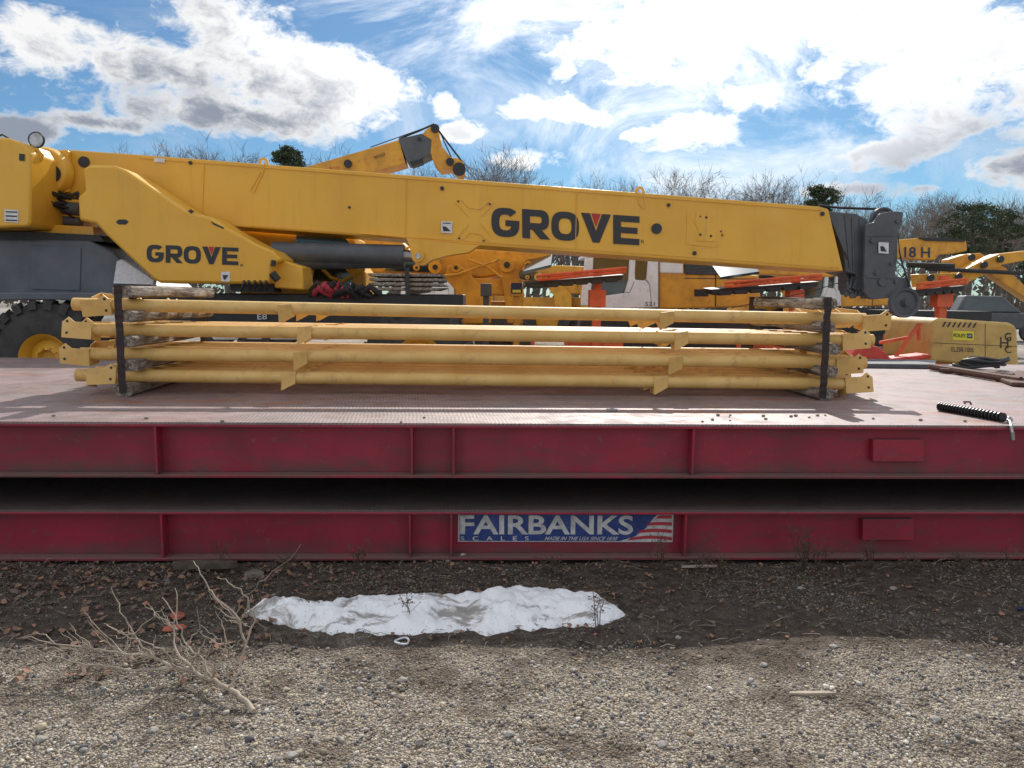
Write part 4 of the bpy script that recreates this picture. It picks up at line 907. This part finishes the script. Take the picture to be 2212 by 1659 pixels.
# ------------------------------------------------------------ trees
def grow(mb,p,d,L,r,lvl,maxl,counts,rmin=.012):
    n=3 if lvl else 5
    if lvl>=3: n=2
    pts=[p.copy()]; q=p.copy(); dd=d.copy()
    for i in range(n):
        dd=(dd+Vector((random.gauss(0,.12),random.gauss(0,.12),random.gauss(.06,.06)))).normalized(); q=q+dd*(L/n); pts.append(q.copy())
    rs=[r*(1-.55*i/n) for i in range(n+1)]
    mb.tube(pts,rs,6 if lvl==0 else 3,cap=False)
    if lvl>=maxl: return
    for k in range(counts[lvl]):
        t=random.uniform(.35,1) if lvl else random.uniform(.30,1.0); i=min(int(t*n),n-1); base=pts[i].lerp(pts[i+1],t*n-i)
        ax=dd.orthogonal().normalized(); ax.rotate(Matrix.Rotation(random.uniform(0,6.283),3,dd)); nd=dd.copy(); nd.rotate(Matrix.Rotation(rad(random.uniform(20,52)),3,ax))
        TG=mb if lvl else CR
        grow(TG,base,nd,L*random.uniform(.48,.68)*(1.0 if lvl else .95*(1.15-t*.45)),max(rs[i]*.5,rmin),lvl+1,maxl,counts,rmin)
trees=[]
for s_ in range(5):
    random.seed(100+s_); TR=MB(); CR=MB()
    grow(TR,Vector((0,0,0)),Vector((0,0,1)),7.0,.15,0,4,[9,5,5,4],.0100)
    top_=max(v.z for v in CR.v)
    e=E("bare_tree",(0,0,0),"leafless grey deciduous tree at the yard's edge","tree","bare trees along the yard")
    TR.obj("trunk",BARK,e,60,recalc=False); CR.obj("crown",TWIG,e,0,recalc=False); trees.append((e,top_))
random.seed(55)
spec=[]
for px in range(285,2260,38):
    if px<700: yt=random.uniform(298,325)
    elif px<1000: yt=random.uniform(330,360)
    elif px<1150: yt=random.uniform(320,360)
    elif px<1750: yt=random.uniform(352,400)
    elif px<1850: yt=random.uniform(400,430)
    else: yt=random.uniform(408,450)
    spec.append((px+random.uniform(-16,16),yt,random.uniform(58,76)))
spec+= [(1060,308,50),(1105,322,52),(1325,368,54),(1540,350,54),(1980,412,55),(480,296,56),(380,308,56),(1250,372,50)]
for i,(px,yt,D) in enumerate(spec):
    e,th=trees[i%5]; p=W(px,yt,D); sc=p.z/th
    if i<5: e.location=(p.x,D,0); e.rotation_euler=(0,0,random.uniform(0,6)); e.scale=(sc,)*3
    else: clone(e,(p.x,D,0),random.uniform(0,6.28),sc)
random.seed(77); CR=MB(); TR=CR
for k in range(110):
    D=random.uniform(95,125); px=random.uniform(150,2330); p=W(px,random.uniform(405,450) if px>900 else random.uniform(370,410),D)
    s0=len(CR.v); grow(CR,Vector((0,0,0)),Vector((0,0,1)),6.2,.2,0,3,[9,5,5,0],.013); hh=max(v.z for v in CR.v[s0:]); f_=p.z/hh
    for v in CR.v[s0:]: v*=f_; v+=Vector((p.x,D,0))
CR.obj("woodland",FARW,None,0,recalc=False,label="far belt of leafless woodland behind the yard",cat="woodland",kind="stuff")
b=MB(); random.seed(78)
for k in range(8000):
    D=random.uniform(78,92); x_=random.uniform(-65,85); z_=random.uniform(0,1)**1.4*5.0; s_=random.uniform(.12,.45)
    n_=Vector((random.gauss(0,1),random.gauss(0,1),random.gauss(0,.5))).normalized(); a_=n_.orthogonal().normalized()*s_; c_=n_.cross(a_)*.5; p=Vector((x_,D,z_))
    b.add([p-a_-c_,p+a_-c_*.4,p+a_*.6+c_,p-a_*.7+c_],[(0,1,2,3)],0 if random.random()<.95 else 1)
b.obj("undergrowth",[BARK,NEED],None,0,recalc=False,label="dense brown undergrowth along the wood edge",cat="bushes",kind="stuff")
def pine(px,yt,wpx,crown_px,D,label,seed):
    random.seed(seed); tp=W(px,yt,D); H=tp.z; wid=wpx/F*D/2; ch=crown_px/F*D
    e=E("pine_tree",(tp.x,D,0),label,"pine tree"); T=MB(); T.tube([(tp.x,D,0),(tp.x+.15,D,H*.5),(tp.x-.05,D,H*.95)],[.22,.16,.05],8)
    C=MB()
    for k in range(int(26+wpx*.18)):
        t=random.uniform(0,1); z=H-ch*t*.92-.25; rr=wid*(0.35+.75*math.sin(math.pi*min(1,.15+t*.8)))*random.uniform(.3,1); th=random.uniform(0,6.28)
        c_=Vector((tp.x+rr*math.cos(th),D+rr*math.sin(th),z)); T.tube([(tp.x,D,z-.5),c_],[.05,.02],4)
        cs=random.uniform(.35,.75)*wid/3.6+.12
        for q in range(170):
            d_=Vector((random.gauss(0,1),random.gauss(0,1),random.gauss(0,.45)))*cs*.75; p=c_+d_; s_=random.uniform(.05,.14); n_=Vector((random.gauss(0,1),random.gauss(0,1),random.gauss(.3,1))).normalized(); a_=n_.orthogonal().normalized(); a_.rotate(Matrix.Rotation(random.uniform(0,6),3,n_)); bb=n_.cross(a_)
            C.add([p-a_*s_,p+bb*s_*.35,p+a_*s_,p-bb*s_*.35],[(0,1,2,3)])
    T.obj("trunk",BARK,e,60,recalc=False); C.obj("crown",NEED,e,0,recalc=False)
pine(2105,436,130,115,56,"broad dark green pine with an open crown",1)
pine(2170,452,90,100,60,"dark green pine beside a broader one",2)
pine(1778,394,58,70,54,"small dark pine standing among bare trees",3)
pine(620,314,50,60,52,"dark evergreen among the bare trees",4)
pine(2235,520,100,120,50,"dark green pine at the yard's edge",6)
# ------------------------------------------------------------ world
SAZ,SEL=rad(13),rad(37)
sd=Vector((math.sin(SAZ)*math.cos(SEL),math.cos(SAZ)*math.cos(SEL),math.sin(SEL)))
w=bpy.data.worlds.new("World"); scene.world=w; w.use_nodes=True; nt=w.node_tree; nt.nodes.clear()
out=N(nt,'ShaderNodeOutputWorld'); sky=N(nt,'ShaderNodeTexSky',sky_type='NISHITA'); sky.sun_disc=False; sky.sun_elevation=SEL; sky.sun_rotation=SAZ
sky.air_density=1.0; sky.dust_density=0.3; sky.ozone_density=2.0
tc=N(nt,'ShaderNodeTexCoord').outputs['Generated']; s=N(nt,'ShaderNodeSeparateXYZ'); nt.links.new(tc,s.inputs[0])
az=math_n(nt,'ARCTAN2',s.outputs[0],s.outputs[1]); el=math_n(nt,'ARCSINE',s.outputs[2])
cb=N(nt,'ShaderNodeCombineXYZ'); nt.links.new(az,cb.inputs[0]); nt.links.new(el,cb.inputs[1])
mp=N(nt,'ShaderNodeMapping'); mp.inputs['Scale'].default_value=(1,1,1.6); nt.links.new(tc,mp.inputs['Vector'])
n1=noise_n(nt,mp.outputs[0],8,9,0.60,0.25); n2=noise_n(nt,mp.outputs[0],30,6,0.68,0.5)
blobs=[(560,150,270,95),(330,120,250,60),(730,205,140,80),(100,80,150,60),(480,60,150,60),(560,250,220,34),
(965,225,26,26),(1190,237,100,22),(1285,255,36,18),(1510,290,90,42),(1385,290,32,12),(1000,290,50,18),(1150,345,90,24),(1650,205,90,30),
(1400,50,320,95),(1780,60,340,125),(2100,130,260,120),(2110,260,190,65),(1930,330,110,34),(2150,370,90,50),(40,285,70,26),(210,265,90,14),(1820,410,90,16),(2020,405,90,18),(1200,-250,900,160),(2000,-150,500,160)]
dm=None
for (bx,by,rx,ry) in blobs:
    d=ray(bx,by).normalized(); a0=math.atan2(d.x,d.y); e0=math.asin(d.z)
    v=N(nt,'ShaderNodeVectorMath',operation='SUBTRACT'); nt.links.new(cb.outputs[0],v.inputs[0]); v.inputs[1].default_value=(a0,e0,0)
    v2=N(nt,'ShaderNodeVectorMath',operation='MULTIPLY'); nt.links.new(v.outputs[0],v2.inputs[0]); v2.inputs[1].default_value=(F/rx,F/ry,0)
    v3=N(nt,'ShaderNodeVectorMath',operation='LENGTH'); nt.links.new(v2.outputs[0],v3.inputs[0])
    dm=v3.outputs['Value'] if dm is None else math_n(nt,'SMOOTH_MIN',dm,v3.outputs['Value'],0.25)
nz=math_n(nt,'ADD',math_n(nt,'MULTIPLY',math_n(nt,'SUBTRACT',n1,0.5),4.2),math_n(nt,'MULTIPLY',math_n(nt,'SUBTRACT',n2,0.5),2.2))
den=math_n(nt,'ADD',math_n(nt,'SUBTRACT',1.15,dm),nz)
dt=N(nt,'ShaderNodeVectorMath',operation='DOT_PRODUCT'); nt.links.new(tc,dt.inputs[0]); dt.inputs[1].default_value=fw
outside=mr(nt,dt.outputs['Value'],0.78,0.6)
n3=noise_n(nt,mp.outputs[0],2.6,5,0.6,0.4)
den2=math_n(nt,'MULTIPLY',math_n(nt,'MULTIPLY',math_n(nt,'SUBTRACT',n3,0.45),6.0),outside)
dall=math_n(nt,'MAXIMUM',den,den2)
alpha=mr(nt,dall,-0.1,0.80)
dsn=N(nt,'ShaderNodeVectorMath',operation='DOT_PRODUCT'); nt.links.new(tc,dsn.inputs[0]); dsn.inputs[1].default_value=sd
glare=mr(nt,dsn.outputs['Value'],0.81,0.93)
wisp=math_n(nt,'MULTIPLY',mr(nt,noise_n(nt,mp.outputs[0],4.5,7,0.65,0.8),0.42,0.72),math_n(nt,'ADD',0.25,math_n(nt,'MULTIPLY',glare,0.75)))
alpha=math_n(nt,'MAXIMUM',alpha,wisp)
ns=noise_n(nt,mp.outputs[0],7,5,0.55,0.2)
lowc=mr(nt,el,rad(19),rad(9),-.35,.45)
shade=mr(nt,math_n(nt,'ADD',math_n(nt,'ADD',math_n(nt,'MULTIPLY',dall,.8),lowc),math_n(nt,'MULTIPLY',math_n(nt,'SUBTRACT',ns,0.5),2.4)),0.40,1.5)
shade=math_n(nt,'MULTIPLY',shade,math_n(nt,'SUBTRACT',1.0,math_n(nt,'MULTIPLY',glare,0.96)))
shade=math_n(nt,'MULTIPLY',shade,math_n(nt,'SUBTRACT',1.0,math_n(nt,'MULTIPLY',outside,0.6)))
cc=mix(nt,shade,(1.0,1.0,1.0),(0.31,0.35,0.43))
b1=N(nt,'ShaderNodeBackground'); b1.inputs[1].default_value=0.085
skyc=mix(nt,1.0,sky.outputs[0],(0.50,0.80,1.0),'MULTIPLY'); nt.links.new(skyc,b1.inputs[0])
b2=N(nt,'ShaderNodeBackground'); nt.links.new(cc,b2.inputs[0])
st=math_n(nt,'ADD',math_n(nt,'ADD',0.95,math_n(nt,'MULTIPLY',glare,0.5)),math_n(nt,'MULTIPLY',outside,0.42)); nt.links.new(st,b2.inputs[1])
ms=N(nt,'ShaderNodeMixShader'); nt.links.new(alpha,ms.inputs[0]); nt.links.new(b1.outputs[0],ms.inputs[1]); nt.links.new(b2.outputs[0],ms.inputs[2]); nt.links.new(ms.outputs[0],out.inputs[0])
sl=bpy.data.lights.new("sun",'SUN'); sl.energy=4.8; sl.angle=rad(.5); sl.color=(1,.95,.88)
so=bpy.data.objects.new("sun",sl); COL.objects.link(so); so.rotation_mode='QUATERNION'; so.rotation_quaternion=sd.to_track_quat('Z','Y'); so.location=(5,20,20)
